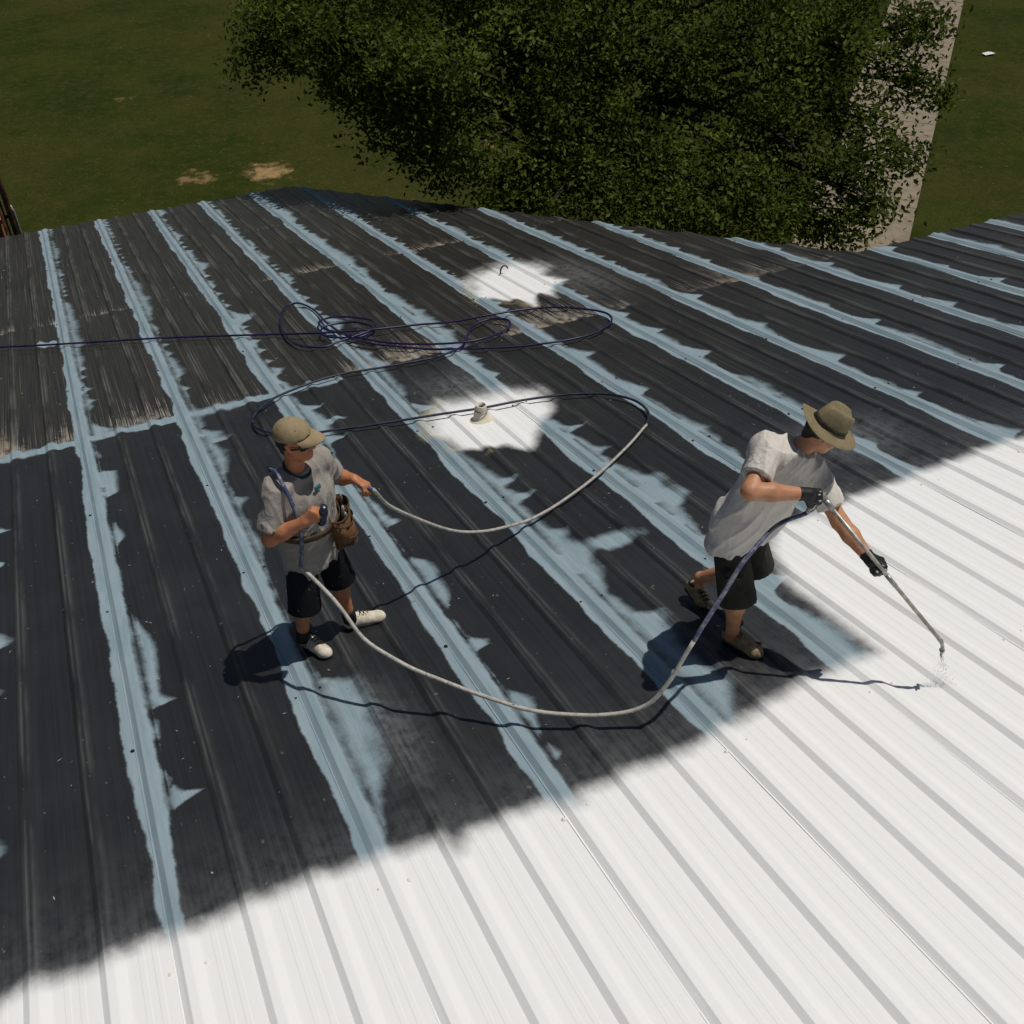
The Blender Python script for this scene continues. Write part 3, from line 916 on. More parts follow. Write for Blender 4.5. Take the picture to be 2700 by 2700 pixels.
def hand(Fd, wrist, d, n, thumb, curl=(.9, 1.1, .8), scale=1.0, add=0.0, k=.006, spread=.0):
    """five-finger hand: d = along the palm, n = direction the fingers curl to, thumb = +-1 side"""
    d = unit(d); n = np.asarray(n, float); n = unit(n - d * (n @ d)); s = np.cross(d, n) * thumb
    W = np.asarray(wrist, float); z = scale
    knuck = []
    for i, (o, L) in enumerate(((.030, .088), (.010, .092), (-.010, .088), (-.028, .080))):
        kn = W + d * L * z + s * o * z
        knuck.append(kn)
        Fd.cap(W + s * o * .55 * z + d * .01, kn, .0155 * z + add, .0125 * z + add, .014)
    for i, (kn, f) in enumerate(zip(knuck, (.92, 1.0, .95, .78))):
        a = 0.0; p = kn
        side = s * (1.5 - i) * spread
        for j, (L, r) in enumerate(((.044, .0098), (.028, .0088), (.022, .0078))):
            a += curl[j] * (1 + .06 * (i - 1))
            dd = unit(d * math.cos(a) + n * math.sin(a) + side)
            q = p + dd * L * f * z
            Fd.cap(p, q, r * z + add, (r - .0006) * z + add, k)
            p = q
    t0 = W + d * .022 * z + s * .026 * z + n * .004
    t1 = t0 + unit(d * .62 + s * .55 + n * .45) * .045 * z
    t2 = t1 + unit(d * .70 + s * .05 + n * .65) * .034 * z
    t3 = t2 + unit(d * .62 - s * .25 + n * .75) * .027 * z
    Fd.cap(t0, t1, .0165 * z + add, .0125 * z + add, .014)
    Fd.cap(t1, t2, .0115 * z + add, .0105 * z + add, k); Fd.cap(t2, t3, .0105 * z + add, .0085 * z + add, k)


def head(Fd, c, fd, ud):
    """skull, jaw, brow, nose, lips, ears; returns the frame (right, forward, up)"""
    y = unit(fd); z = np.asarray(ud, float); z = unit(z - y * (z @ y)); x = np.cross(y, z)
    Pt = lambda a, b, e: np.asarray(c, float) + x * a + y * b + z * e
    Fd.cap(Pt(0, -.028, .030), Pt(0, .022, .034), .079, .076, .02)
    Fd.cap(Pt(0, -.03, -.01), Pt(0, .02, -.02), .066, .062, .03)
    Fd.cap(Pt(-.022, .035, -.045), Pt(0, .060, -.090), .040, .026, .03)
    Fd.cap(Pt(.022, .035, -.045), Pt(0, .060, -.090), .040, .026, .03)
    for sg in (-1, 1):
        Fd.ell(Pt(sg * .036, .060, -.028), (.026, .026, .026), None, .02)
        Fd.cap(Pt(sg * .048, -.005, -.055), Pt(sg * .03, .05, -.085), .026, .022, .03)
        Fd.cap(Pt(sg * .077, -.008, -.020), Pt(sg * .083, -.014, .018), .010, .015, .006)
    Fd.cap(Pt(-.032, .080, .014), Pt(.032, .080, .014), .015, .015, .014)
    Fd.cap(Pt(0, .086, .006), Pt(0, .110, -.030), .0095, .0135, .010)
    for sg in (-1, 1): Fd.cap(Pt(sg * .010, .098, -.033), Pt(sg * .012, .096, -.033), .009, .009, .006)
    Fd.cap(Pt(-.020, .083, -.058), Pt(.020, .083, -.058), .0085, .0085, .006)
    Fd.cap(Pt(-.017, .083, -.071), Pt(.017, .083, -.071), .009, .009, .006)
    return x, y, z, Pt


NL = np.array((-0.09312, 0.20328, 0.97468))            # roof normal in the figures' frame
ROT = math.radians(-24.6122)
G1 = (1.32963748, -4.56871643, 1.0480528)
G2 = (3.55124536, -5.80944283, 1.33267251)
RB = .012


def roof_z(a, b, h=0.0):
    """height at local (a, b) for a point h above the roof plane"""
    return (h - NL[0] * a - NL[1] * b) / NL[2]


def shoe(name, parent, heel, toe, mat, lift=0.0, cap_mat=None, ankle=None):
    """upper with a low ankle collar plus a darker sole; heel and toe are (a, b)"""
    h = np.array((heel[0], heel[1], roof_z(heel[0], heel[1], .0 + lift))); t = np.array((toe[0], toe[1], roof_z(*toe)))
    d = unit(t - h); up = unit(NL - d * (NL @ d)); L = np.linalg.norm(t - h); sd = np.cross(d, up)
    lo = np.minimum(h, t) - .1; hi = np.maximum(h, t) + .2
    F_ = Field(lo, hi, .006)
    P_ = lambda x, y, z: h + d * x + sd * y + up * z
    F_.cap(P_(.03, 0, .045), P_(L * .45, 0, .042), .040, .040, .02)
    F_.cap(P_(L * .45, 0, .040), P_(L - .05, .006, .034), .041, .044, .02)
    F_.cap(P_(L - .055, .006, .032), P_(L - .036, .004, .028), .042, .034, .02)
    F_.cap(P_(.045, 0, .06), P_(.05, 0, .098), .042, .040, .02, True)
    F_.cap(P_(.09, 0, .078), P_(L * .62, 0, .050), .030, .030, .03)
    for j in range(4):
        x = .11 + j * .026
        F_.cap(P_(x, -.022, .098 - j * .009), P_(x + .008, .022, .098 - j * .009), .006, .006, .004)
    F_.cut(P_(0, 0, .014), -up)
    o = link(name, F_.mesh(name), mat, parent)
    lc = MB()
    for j in range(4):
        x = .105 + j * .024; zz = .112 - j * .0095
        for sg in (-1, 1):
            lc.tube([P_(x, sg * .026, zz - .012), P_(x + .008, 0, zz), P_(x + .020, -sg * .026, zz - .014)], .0028, 5)
    lc.build('laces', M['sole'], o, True)
    tg = MB(); tg.tube([P_(.05 + .036 * math.cos(a), .034 * math.sin(a), .100) for a in np.linspace(0, 6.2832, 17)], .0075, 6, False)
    tg.build('ankle_padding', M['sole'], o, True)
    S_ = Field(lo, hi, .006)
    S_.cap(P_(.032, 0, .02), P_(L * .5, 0, .02), .041, .040, .02)
    S_.cap(P_(L * .5, .002, .02), P_(L - .046, .004, .02), .042, .046, .02)
    S_.cut(P_(0, 0, .003), -up); S_.cut(P_(0, 0, .019), up)
    link('sole', S_.mesh('sole'), M['sole'], o)
    if cap_mat is not None:
        C_ = Field(lo, hi, .006)
        C_.cap(P_(L - .070, .006, .034), P_(L - .034, .004, .030), .045, .036, .02)
        C_.cut(P_(L - .075, 0, 0), -d); C_.cut(P_(0, 0, .013), -up)
        link('toe_cap', C_.mesh('toe_cap'), cap_mat, o)
    return o


# ------------------------------------------------------------------ person with the hose (cap, grey tee)
def build_person1():
    p = empty('person', G1, (0, 0, ROT))
    tag(p, 'person in tan cap and grey paint-spotted tee, hose over the shoulder', 'person')
    A = lambda *x: np.array(x, float)
    pel = A(-.125, 0, .90); chest = A(-.115, -.01, 1.20); neck = A(-.135, .0, 1.395); hd = A(-.105, 0, 1.605)
    Rs = A(-.215, -.14, 1.365); Ls = A(-.03, .15, 1.345)
    Re = A(-.275, -.275, 1.10); Rw = A(-.055, -.285, 1.245); 
    Le = A(.03, .30, 1.10); Lw = A(.165, .20, 1.165)
    Rh = A(-.165, -.085, .86); Lh = A(-.075, .085, .86)
    Rk = A(-.175, -.16, .47); Ra = A(-.225, -.155, .155)
    Lk = A(.01, .075, .46); La = A(.045, .045, .125)
    sx = unit(Ls - Rs); fwd = unit(np.cross(A(0, 0, 1), -sx) * 1.0)   # chest direction
    if fwd[0] < 0: fwd = -fwd
    F_ = Field((-.5, -.6, -.05), (.45, .5, 1.85), .0065)
    x, y, z, Pt = head(F_, hd, A(.97, -.20, .04), A(-.02, 0, 1))
    F_.cap(neck - A(0, 0, .03), hd - z * .07 - y * .02, .060, .055, .03)
    F_.cap(Rs + sx * .04 - A(0, 0, .02), Ls - sx * .04 - A(0, 0, .02), .045, .045, .03)
    F_.cap(chest - sx * .07, chest + sx * .07, .085, .085, .05)
    F_.cap(pel + A(0, 0, .1) - sx * .05, pel + A(0, 0, .1) + sx * .05, .085, .085, .08)
    F_.cap(Rh, Lh, .095, .095, .06)
    F_.cap(chest, pel, .09, .09, .08)
    for (s_, e, w) in ((Rs, Re, Rw), (Ls, Le, Lw)):
        F_.cap(s_, e, .054, .046, .03); F_.cap(e, e * .6 + w * .4, .047, .048, .02); F_.cap(e * .6 + w * .4, w, .048, .031, .02)
    for (h_, k_, a_) in ((Rh, Rk, Ra), (Lh, Lk, La)):
        F_.cap(h_, k_, .082, .056, .03); c_ = k_ * .62 + a_ * .38 - fwd * .012
        F_.cap(k_, c_, .054, .055, .03); F_.cap(c_, a_, .054, .037, .03); F_.cap(a_, a_ - A(0, 0, .07), .037, .036, .02)
    # right fist closed round the bottle, left hand closed on the hose
    hand(F_, Rw, A(.75, .05, .55), A(.25, .85, .1), -1, (1.25, 1.35, .9), 1.0)
    hand(F_, Lw, A(.80, -.45, -.18), A(-.2, -.25, -.95), 1, (.75, .95, .7), 1.0)
    link('body', F_.mesh('body'), M['skin1'], p)

    # hair below the cap
    H_ = Field(hd - .16, hd + .16, .0065)
    H_.cap(Pt(0, -.030, .028), Pt(0, .010, .032), .086, .080, .01)
    H_.cap(Pt(0, -.05, -.02), Pt(0, -.055, -.055), .066, .050, .02)
    H_.wrinkle(.006, [((90, 20, 40), 0, .8), ((-30, 70, 60), 1, .8)])
    H_.cut(Pt(0, -.022, 0), y - z * .15); H_.cut(Pt(0, -.02, .05), z)
    link('hair', H_.mesh('hair'), M['hair'], p)

    # cap
    C_ = Field(hd - .22, hd + .26, .006)
    ch = Pt(0, -.008, .046); zc = unit(z - y * .10)
    C_.ell(ch, (.099, .114, .102), np.stack((x, y, z)), .0)
    C_.cut(ch + A(0, 0, 0) + zc * .002, -zc)
    C_.wrinkle(.0016, [((60, 30, 10), 0, .5), ((10, 70, 30), 2, .5)])
    C_.ell(ch + z * .098, (.010, .010, .006), np.stack((x, y, z)), .004)
    cap = link('cap', C_.mesh('cap'), M['cap'], p)
    bm_ = MB(); rows = []
    for j, tt in enumerate(np.linspace(-1.15, 1.15, 17)):
        cs, sn = math.cos(tt), math.sin(tt)
        inn = ch + x * .092 * sn + y * .105 * cs + z * .006
        ex = .082 * max(.02, cs) ** .75
        drop = -.010 - .020 * (sn ** 2)
        out_ = ch + x * .092 * sn + y * (.105 * cs + ex * 1.1) + z * drop
        rows.append((inn, (inn + out_) / 2 + z * .006, out_))
    vs = []
    for dz in (0, -.006):
        for r_ in rows: vs += [q + z * dz for q in r_]
    n_ = len(rows); fs = []
    for i in range(n_ - 1):
        for j in range(2):
            a = i * 3 + j; b_ = a + 3; o_ = n_ * 3
            fs.append((a, a + 1, b_ + 1, b_)); fs.append((a + o_, b_ + o_, b_ + 1 + o_, a + 1 + o_))
        a = i * 3 + 2; fs.append((a, a + n_ * 3, a + 3 + n_ * 3, a + 3))
    bm_.add(vs, fs); bm_.build('brim', M['cap'], cap, True)
    bn = MB()
    for aa in (.9, -.9, 2.2, -2.2):
        q = ch + x * .071 * math.sin(aa) + y * .080 * math.cos(aa) + z * .066
        bn.tube([q, q + unit(q - ch) * .004], .004, 6)
    bn.build('eyelet', M['band'], cap)

    # sunglasses
    sg = MB(); rows = []
    for tt in np.linspace(-1.6, 1.6, 25):
        q = Pt(.088 * math.sin(tt), .012 + .088 * math.cos(tt) * (1 if abs(tt) < 1.2 else 1), 0)
        hh = .020 if .12 < abs(tt) < .95 else (.009 if abs(tt) <= .12 else .006)
        rows.append((q + z * (.004 + hh * .8), q + z * (.004 - hh * 1.1)))
    vs = [v_ for r_ in rows for v_ in r_]
    sg.add(vs, [(2 * i, 2 * i + 1, 2 * i + 3, 2 * i + 2) for i in range(len(rows) - 1)])
    o = sg.build('sunglasses', M['shades'], p, True); m_ = o.modifiers.new('th', 'SOLIDIFY'); m_.thickness = .004
    for s_ in (-1, 1):
        e_ = MB(); e_.lathe([(.0001, .011), (.006, .010), (.010, .005), (.0115, 0)], 10)
        eo = e_.build('eye', M['toe'], p, True); eo.location = tuple(Pt(s_ * .031, .074, -.004))

    # tee shirt
    T_ = Field((-.5, -.5, .5), (.4, .5, 1.6), .0065)
    T_.cap(neck - A(0, 0, .045) - sx * .03, neck - A(0, 0, .045) + sx * .03, .075, .075, .04)
    T_.cap(Rs, Ls, .080, .080, .05)
    T_.cap(chest - sx * .085, chest + sx * .085, .118, .118, .07)
    T_.cap(chest + fwd * .02, pel + A(0, 0, .1) + fwd * .055, .128, .126, .06)
    T_.cap(pel - sx * .075 + A(0, 0, .06), pel + sx * .075 + A(0, 0, .06), .122, .122, .08)
    for q_ in (-1, 0, 1):
        T_.cap(chest + sx * .085 * q_, pel + sx * .086 * q_ - A(0, 0, .30) + fwd * .010, .116, .130, .06)
    for (s_, e) in ((Rs, Re), (Ls, Le)):
        T_.cap(s_, s_ * .20 + e * .80, .076, .086, .035, True)
    T_.cut(pel + A(0, 0, -.195), A(.05, .08, -1))
    T_.cut(neck + A(.03, -.02, .022), A(.22, -.16, 1))
    T_.wrinkle(.026, [(A(0, 0, 34) - sx * 26, 0, .7), (sx * 38 + A(0, 0, 8), 1.3, .8), (A(0, 0, 26) - sx * 30 + fwd * 14, 2.2, .6)])
    shirt = link('shirt', T_.mesh('shirt'), M['shirt1'], p)
    co = MB(); 
    cc = neck + A(.025, -.012, .004); ring = []
    for tt in np.linspace(0, 2 * math.pi, 25)[:-1]:
        ring.append(cc + fwd * (.074 * math.cos(tt) - .008) + sx * .068 * math.sin(tt) + A(0, 0, .016 - .030 * math.cos(tt)))
    ring.append(ring[0]); co.tube(ring, .010, 6, False); co.build('neckline', M['collar'], shirt, True)
    gl = MB()
    gq = chest + fwd * .130 + A(0, 0, .12) + sx * .01
    gl.box(gq, (.012, .05, .035), np.stack((fwd, sx, A(0, 0, 1)), 1)); gl.build('hanging_lens', M['teal'], shirt, bevel=.006)

    # shorts
    S_ = Field((-.5, -.5, .25), (.35, .4, 1.1), .0065)
    S_.cap(Rh + A(0, 0, .0), Lh + A(0, 0, .0), .094, .094, .04)
    S_.cap(Rh, Rk + (Rh - Rk) * -.16, .094, .106, .04, True)
    S_.cap(Lh, Lk + (Lh - Lk) * -.10, .094, .106, .04, True)
    S_.wrinkle(.007, [((20, 22, 26), 0, .9), ((34, -10, 22), 1, 1.0)])
    link('shorts', S_.mesh('shorts'), M['shorts1'], p)

    for a_, k_ in ((Ra, Rk), (La, Lk)):
        so_ = MB(); d_ = unit(k_ - a_)
        so_.tube([a_ - d_ * .05, a_ + d_ * .02, a_ + d_ * .035, a_ + d_ * .045], [.046, .0475, .049, .045], 14)
        so_.build('sock', M['sole'], p, True)
    shoe('shoe', p, (-.235, -.12), (-.035, -.275), M['shoe1'], 0, M['toe'])['label'] = 'paint-covered shoe with bright white toe'
    shoe('shoe', p, (.015, .03), (.275, .135), M['shoe1'], 0, M['toe'])

    # tool belt
    bl = empty('tool_belt', (0, 0, 0)); bl.parent = p
    be = MB(); ring = []
    bc = pel + A(0, 0, .125) + fwd * .022
    for tt in np.linspace(0, 2 * math.pi, 33):
        ring.append(bc + fwd * .166 * math.cos(tt) + sx * .222 * math.sin(tt) + A(0, 0, -.012 * math.cos(tt)))
    vs = []
    for q in ring: vs += [q + A(0, 0, .022), q - A(0, 0, .022)]
    be.add(vs, [(2 * i, 2 * i + 1, 2 * i + 3, 2 * i + 2) for i in range(len(ring) - 1)])
    o = be.build('strap', M['belt'], bl, True); m_ = o.modifiers.new('th', 'SOLIDIFY'); m_.thickness = .005; m_.offset = 1
    def pouch(tt, dz, w, hgt, dep):
        q = bc + fwd * .166 * math.cos(tt) + sx * .222 * math.sin(tt); nn = unit(fwd * math.cos(tt) / .15 + sx * math.sin(tt) / .208); tg = np.cross(A(0, 0, 1), nn)
        m = MB(); n_ = 9; vs = []
        for (zz, dd, ww) in ((.02, dep * .95, w), (-hgt * .4, dep * 1.1, w * .98), (-hgt * .85, dep * .9, w * .85), (-hgt, dep * .5, w * .6)):
            for j in range(n_):
                a = math.pi * j / (n_ - 1)
                vs.append(q + nn * (.006 + dd * math.sin(a) ** .7) + tg * (ww / 2 * math.cos(a)) + A(0, 0, zz + dz))
        fs = [(i * n_ + j, i * n_ + j + 1, (i + 1) * n_ + j + 1, (i + 1) * n_ + j) for i in range(3) for j in range(n_ - 1)]
        fs.append(tuple(3 * n_ + j for j in range(n_)))
        m.add(vs, fs); o = m.build('pouch', M['leather'], bl, True)
        s2 = o.modifiers.new('th', 'SOLIDIFY'); s2.thickness = .006
        rim = MB(); rim.tube([v_ + A(0, 0, .0) for v_ in vs[:n_]], .0055, 6); rim.build('rim', M['belt'], o, True)
        pk = MB(); pts = [q + nn * (.012 + dep * 1.08 * math.sin(math.pi * j / 8) ** .7) + tg * (w * .42 * math.cos(math.pi * j / 8)) + A(0, 0, dz - hgt * .42) for j in range(9)]
        pk.tube(pts, .006, 6); pk.build('stitched_edge', M['belt'], o, True)
        pk = MB(); pts = [v_ + A(0, 0, -hgt * .34) - nn * .006 for v_ in pts]
        pk.tube(pts, .005, 6); pk.build('stitched_edge', M['belt'], o, True)
        tl = MB(); t0 = q + nn * (dep * .5) + tg * w * .12 + A(0, 0, dz - .06)
        tl.tube([t0, t0 + A(0, 0, .11) + tg * .01, t0 + A(0, 0, .125) + tg * .011], [.009, .010, .006], 8)
        tl.build('tool_handle', M['steel'], o, True)
    pouch(.42, .03, .17, .23, .075); pouch(1.15, .01, .14, .19, .065); pouch(.40, -.01, .15, .17, .105)
    # loose front of the shirt hanging below the belt is part of the shirt mesh
    return p, Rw, Lw, fwd


P1, P1_Rw, P1_Lw, P1_f = build_person1()
ROTM = np.array(Matrix.Rotation(ROT, 3, 'Z'))
W1 = lambda a, b, z: tuple(ROTM @ np.array((a, b, z)) + np.array(G1))
W2 = lambda a, b, z: tuple(ROTM @ np.array((a, b, z)) + np.array(G2))

# small dark bottle in the right fist
bo = empty('water_bottle', W1(.045, -.245, 1.252), (0.32, .12, 0))
tag(bo, 'small dark blue bottle held in the fist of the person in the cap', 'bottle')
b_ = MB(); b_.lathe([(.0001, -.075), (.026, -.073), (.028, -.06), (.028, .045), (.024, .062), (.017, .072)], 14); b_.build('body', M['bottle'], bo, True)
b_ = MB(); b_.lathe([(.019, .070), (.021, .074), (.021, .090), (.015, .094), (.0001, .094)], 14); b_.build('cap', M['bottle'], bo, True)


# ------------------------------------------------------------------ person spraying (brimmed hat, off-white tee)
def build_person2():
    p = empty('person', G2, (0, 0, ROT))
    tag(p, 'person in olive brimmed hat and off-white tee leaning to spray the roof', 'person')
    A = lambda *x: np.array(x, float)
    pel = A(-.095, 0, .86); chest = A(.06, -.03, 1.22); neck = A(.170, -.03, 1.455); hd = A(.285, -.01, 1.545)
    Rs = A(-.035, -.115, 1.485); Ls = A(.275, .02, 1.25)
    Re = A(-.155, -.345, 1.40); Rw = A(.145, -.325, 1.365)
    Le = A(.425, -.185, 1.05); Lw = A(.555, -.395, .965)
    Rh = A(-.15, -.075, .84); Lh = A(-.03, .075, .83)
    Rk = A(-.075, -.20, .50); Ra = A(-.05, -.185, .165)
    Lk = A(.10, .10, .44); La = A(-.175, .30, .135)
    sx = unit(Ls - Rs); up = unit(neck - pel); fwd = unit(np.cross(sx, up))
    if fwd[1] > 0: fwd = -fwd
    F_ = Field((-.55, -.65, -.05), (.85, .55, 1.75), .0065)
    x, y, z, Pt = head(F_, hd, A(.83, -.02, -.50), A(.52, -.02, .85))
    F_.cap(neck - up * .03, hd - z * .06 - y * .02, .060, .056, .03)
    F_.cap(Rs + sx * .05 - up * .03, Ls - sx * .05 - up * .03, .045, .045, .03)
    F_.cap(chest - sx * .07, chest + sx * .07, .1, .1, .06)
    F_.cap(chest, pel, .1, .1, .08); F_.cap(Rh, Lh, .098, .098, .06)
    for (s_, e, w) in ((Rs, Re, Rw), (Ls, Le, Lw)):
        F_.cap(s_, e, .055, .047, .03); F_.cap(e, e * .62 + w * .38, .048, .049, .02); F_.cap(e * .62 + w * .38, w, .049, .032, .02)
    for (h_, k_, a_) in ((Rh, Rk, Ra), (Lh, Lk, La)):
        F_.cap(h_, k_, .085, .058, .03); c_ = k_ * .62 + a_ * .38
        F_.cap(k_, c_, .056, .057, .03); F_.cap(c_, a_, .056, .038, .03); F_.cap(a_, a_ - A(0, 0, .07), .038, .037, .02)
    rod_d = unit(ROD1 - ROD0)
    RH_d = A(.9, .12, -.28); LH_d = unit(A(.52, -.5, -.35))
    RH_n = A(-.15, .65, -.6); LH_n = A(.45, .10, -.9)
    hand(F_, Rw, RH_d, RH_n, -1, (1.0, 1.2, .8), .95)
    hand(F_, Lw, LH_d, LH_n, 1, (1.2, 1.35, .9), .95)
    link('body', F_.mesh('body'), M['skin2'], p)
    # gloves
    for (w, d_, n_, th, cl, e) in ((Rw, RH_d, RH_n, -1, (1.0, 1.2, .8), Re), (Lw, LH_d, LH_n, 1, (1.2, 1.35, .9), Le)):
        Gf = Field(w - .2, w + .22, .0055)
        hand(Gf, w, d_, n_, th, cl, 1.0, .0042, .005)
        bk_ = unit(e - w)
        Gf.cap(w + bk_ * -.02, w + bk_ * .035, .033, .039, .012, True)
        g_ = link('glove', Gf.mesh('glove'), M['glove'], p)
        dm = MB(); rr = random.Random(4)
        dd = unit(d_); nn_ = unit(np.asarray(n_) - dd * (np.asarray(n_) @ dd)); ss = np.cross(dd, nn_)
        for i in range(7):
            q = w + dd * rr.uniform(.05, .10) + ss * rr.uniform(-.03, .03) - nn_ * rr.uniform(.010, .017)
            dm.tube([q - ss * .004, q + dd * rr.uniform(.006, .016)], rr.uniform(.003, .007), 6)
        dm.build('paint_splash', M['glovepaint'], g_, True)
    # hair
    H_ = Field(hd - .16, hd + .16, .0065)
    H_.cap(Pt(0, -.030, .028), Pt(0, .012, .032), .086, .080, .01)
    H_.cap(Pt(0, -.05, -.02), Pt(0, -.052, -.06), .066, .046, .02)
    H_.wrinkle(.005, [((90, 20, 40), 0, .8), ((-30, 70, 60), 1, .8)])
    H_.cut(Pt(0, .02, 0), y - z * .1)
    link('hair', H_.mesh('hair'), M['hair'], p)
    for s_ in (-1, 1):
        e_ = MB(); e_.lathe([(.0001, .011), (.006, .010), (.010, .005), (.0115, 0)], 10)
        eo = e_.build('eye', M['toe'], p, True); eo.location = tuple(Pt(s_ * .031, .074, -.004))
    # hat: crown with a dented top, band and a wide brim that droops front and back
    Mx = np.eye(4); Mx[:3, 0] = x * .95; Mx[:3, 1] = y * .95; Mx[:3, 2] = z * .97; Mx[:3, 3] = Pt(0, -.006, .046)
    def sq(q, t, r_, zz):
        q = q.copy(); q[1] *= 1.13; q[0] *= .97
        if zz > .07: q[2] -= .020 * max(0, 1 - (q[0] / .04) ** 2) * (1 if r_ < .08 else 0) * (zz / .1)
        if r_ > .10:
            u_ = (r_ - .10) / .07
            q[2] += u_ * (.013 * math.cos(2 * t + math.pi) - .003) + u_ * .006 * math.sin(3 * t + .7)
        return q
    ht = MB()
    prof = [(.0001, .118), (.03, .120), (.052, .122), (.068, .119), (.077, .108), (.086, .070), (.094, .02), (.096, .0), (.101, -.004), (.125, -.005), (.15, -.008), (.174, -.012), (.176, -.015), (.172, -.017), (.125, -.010), (.096, -.008)]
    ht.lathe(prof, 40, Mx, sq)
    hat = ht.build('hat', M['hat'], p, True)
    hb = MB(); hb.lathe([(.0965, .004), (.0985, .006), (.0965, .026), (.094, .027)], 40, Mx, lambda q, t, r_, zz: np.array((q[0] * .97, q[1] * 1.13, q[2])))
    hb.build('hat_band', M['band'], hat, True)
    # shirt
    T_ = Field((-.5, -.55, .5), (.65, .45, 1.7), .0065)
    T_.cap(neck - up * .045 - sx * .03, neck - up * .045 + sx * .03, .078, .078, .04)
    T_.cap(Rs, Ls, .078, .076, .05)
    T_.cap(chest - sx * .10, chest + sx * .10, .112, .112, .07)
    T_.cap(chest + fwd * .01, pel + A(.03, 0, .12) + fwd * .02, .122, .122, .06)
    T_.cap(pel + A(-.05, -.06, .08), pel + A(.09, .05, .06), .120, .120, .09)
    for q_ in (-1, 0, 1):
        T_.cap(chest + sx * .10 * q_, pel + A(.085, .06, 0) * q_ - A(0, 0, .20) - fwd * (-.012), .112, .138, .05)
    T_.cap(Rs + A(.02, .02, -.01), neck - up * .02, .086, .080, .05)
    T_.cap(Rs - fwd * .03, chest - fwd * .05 - sx * .03, .085, .11, .06)
    T_.cap(Rs, Rs * .34 + Re * .66, .082, .084, .04, True)
    T_.cap(Ls, Ls * .28 + Le * .72, .080, .086, .035, True)
    T_.cut(pel + A(0, 0, -.075), A(.12, .02, -1))
    T_.cut(neck + up * .0, up + y * .1)
    T_.wrinkle(.026, [(sx * 34 + fwd * 8, 0, .7), (sx * 30 + up * 12, 1.3, .8), (sx * 24 + fwd * 22, 2.2, .6)])
    link('shirt', T_.mesh('shirt'), M['shirt2'], p)
    # cargo shorts
    S_ = Field((-.5, -.5, .2), (.45, .45, 1.1), .0065)
    S_.cap(Rh + A(0, 0, .0), Lh + A(0, 0, .0), .096, .096, .04)
    S_.cap(Rh, Rk + (Rk - Rh) * .16, .097, .116, .04, True)
    S_.cap(Lh, Lk + (Lk - Lh) * .04, .097, .116, .04, True)
    q = Rh * .45 + Rk * .55 + A(-.02, -.085, -.02)
    S_.cap(q + A(-.02, 0, .05), q + A(-.01, 0, -.05), .045, .045, .015)
    S_.wrinkle(.010, [((20, 22, 26), 0, .9), ((34, -10, 22), 1, 1.0), ((10, 40, 10), 2, .9)])
    sh = link('shorts', S_.mesh('shorts'), M['shorts2'], p)
    fm = MB()
    fm.box(q + A(.0, -.046, .035), (.10, .008, .05), np.stack((unit(A(1, .1, 0)), unit(A(-.1, 1, .1)), unit(A(0, -.1, 1))), 1)); fm.build('pocket_flap', M['shorts2'], sh, bevel=.003)
    shoe('shoe', p, (-.075, -.135), (.115, -.355), M['shoe2'])
    s = shoe('shoe', p, (-.235, .375), (-.13, .20), M['shoe2'], .07)
    s['label'] = 'shoe with its heel lifted'
    return p


ROD0 = np.array((.275, -.275, 1.285)); ROD1 = np.array((.9787, -.648, .567))
P2 = build_person2()

# ------------------------------------------------------------------ spray gun on its pole
gun = empty('paint_sprayer', W2(*ROD0), (0, 0, ROT))
tag(gun, 'airless paint spray gun with long pale extension pole and angled nozzle', 'spray gun')
rd = unit(ROD1 - ROD0); L_ = np.linalg.norm(ROD1 - ROD0)
m = MB(); m.tube([rd * .02, rd * (L_ - .03)], .0115, 10); m.build('pole', M['steel'], gun, True)
m = MB(); m.tube([rd * .0, rd * .06, rd * .075], [.017, .017, .013], 10); m.build('collar', M['gun'], gun, True)
m = MB(); m.tube([rd * (L_ * .52), rd * (L_ * .60)], .0135, 10); m.build('joint', M['gun'], gun, True)
g0 = np.array((-.02, .0, .012))
m = MB(); m.tube([g0 + (-.055, 0, .02), g0 + (.0, 0, .015), g0 + (.03, 0, -.01)], [.016, .019, .014], 10); m.build('gun_body', M['gun'], gun, True)
m = MB(); m.tube(spline([g0 + (-.04, 0, .01), g0 + (-.05, -.01, -.04), g0 + (-.065, -.02, -.09)], 4), .014, 8); m.build('handle', M['gun'], gun, True)
m = MB(); m.tube(spline([g0 + (-.01, 0, .0), g0 + (-.005, -.005, -.04), g0 + (-.03, -.015, -.075), g0 + (-.06, -.02, -.095)], 5), .005, 6); m.build('trigger_guard', M['steel'], gun, True)
m = MB(); m.tube(spline([g0 + (-.02, 0, .0), g0 + (-.018, -.004, -.03), g0 + (-.03, -.01, -.055)], 4), .006, 6); m.build('trigger', M['gun'], gun, True)
e0 = rd * (L_ - .03); dn = np.array((.25, -.1, -.96))
m = MB(); m.tube(spline([e0, e0 + rd * .03, e0 + rd * .04 + dn * .03, e0 + rd * .035 + dn * .055], 4), [.012, .012, .014, .014, .012, .012, .010, .010, .010, .011, .012, .012, .012][:13], 8); m.build('swivel', M['gun'], gun, True)
m = MB(); q = e0 + rd * .035 + dn * .055
m.tube([q, q + dn * .02], [.016, .013], 8); sd_ = unit(np.cross(dn, rd))
m.tube([q + dn * .012 - sd_ * .034, q + dn * .012 + sd_ * .034], .006, 6)
m.tube([q + dn * .02 - sd_ * .014, q + dn * .042 - sd_ * .02], .006, 6); m.tube([q + dn * .02 + sd_ * .014, q + dn * .042 + sd_ * .02], .006, 6)
m.build('nozzle', M['gun'], gun, True)

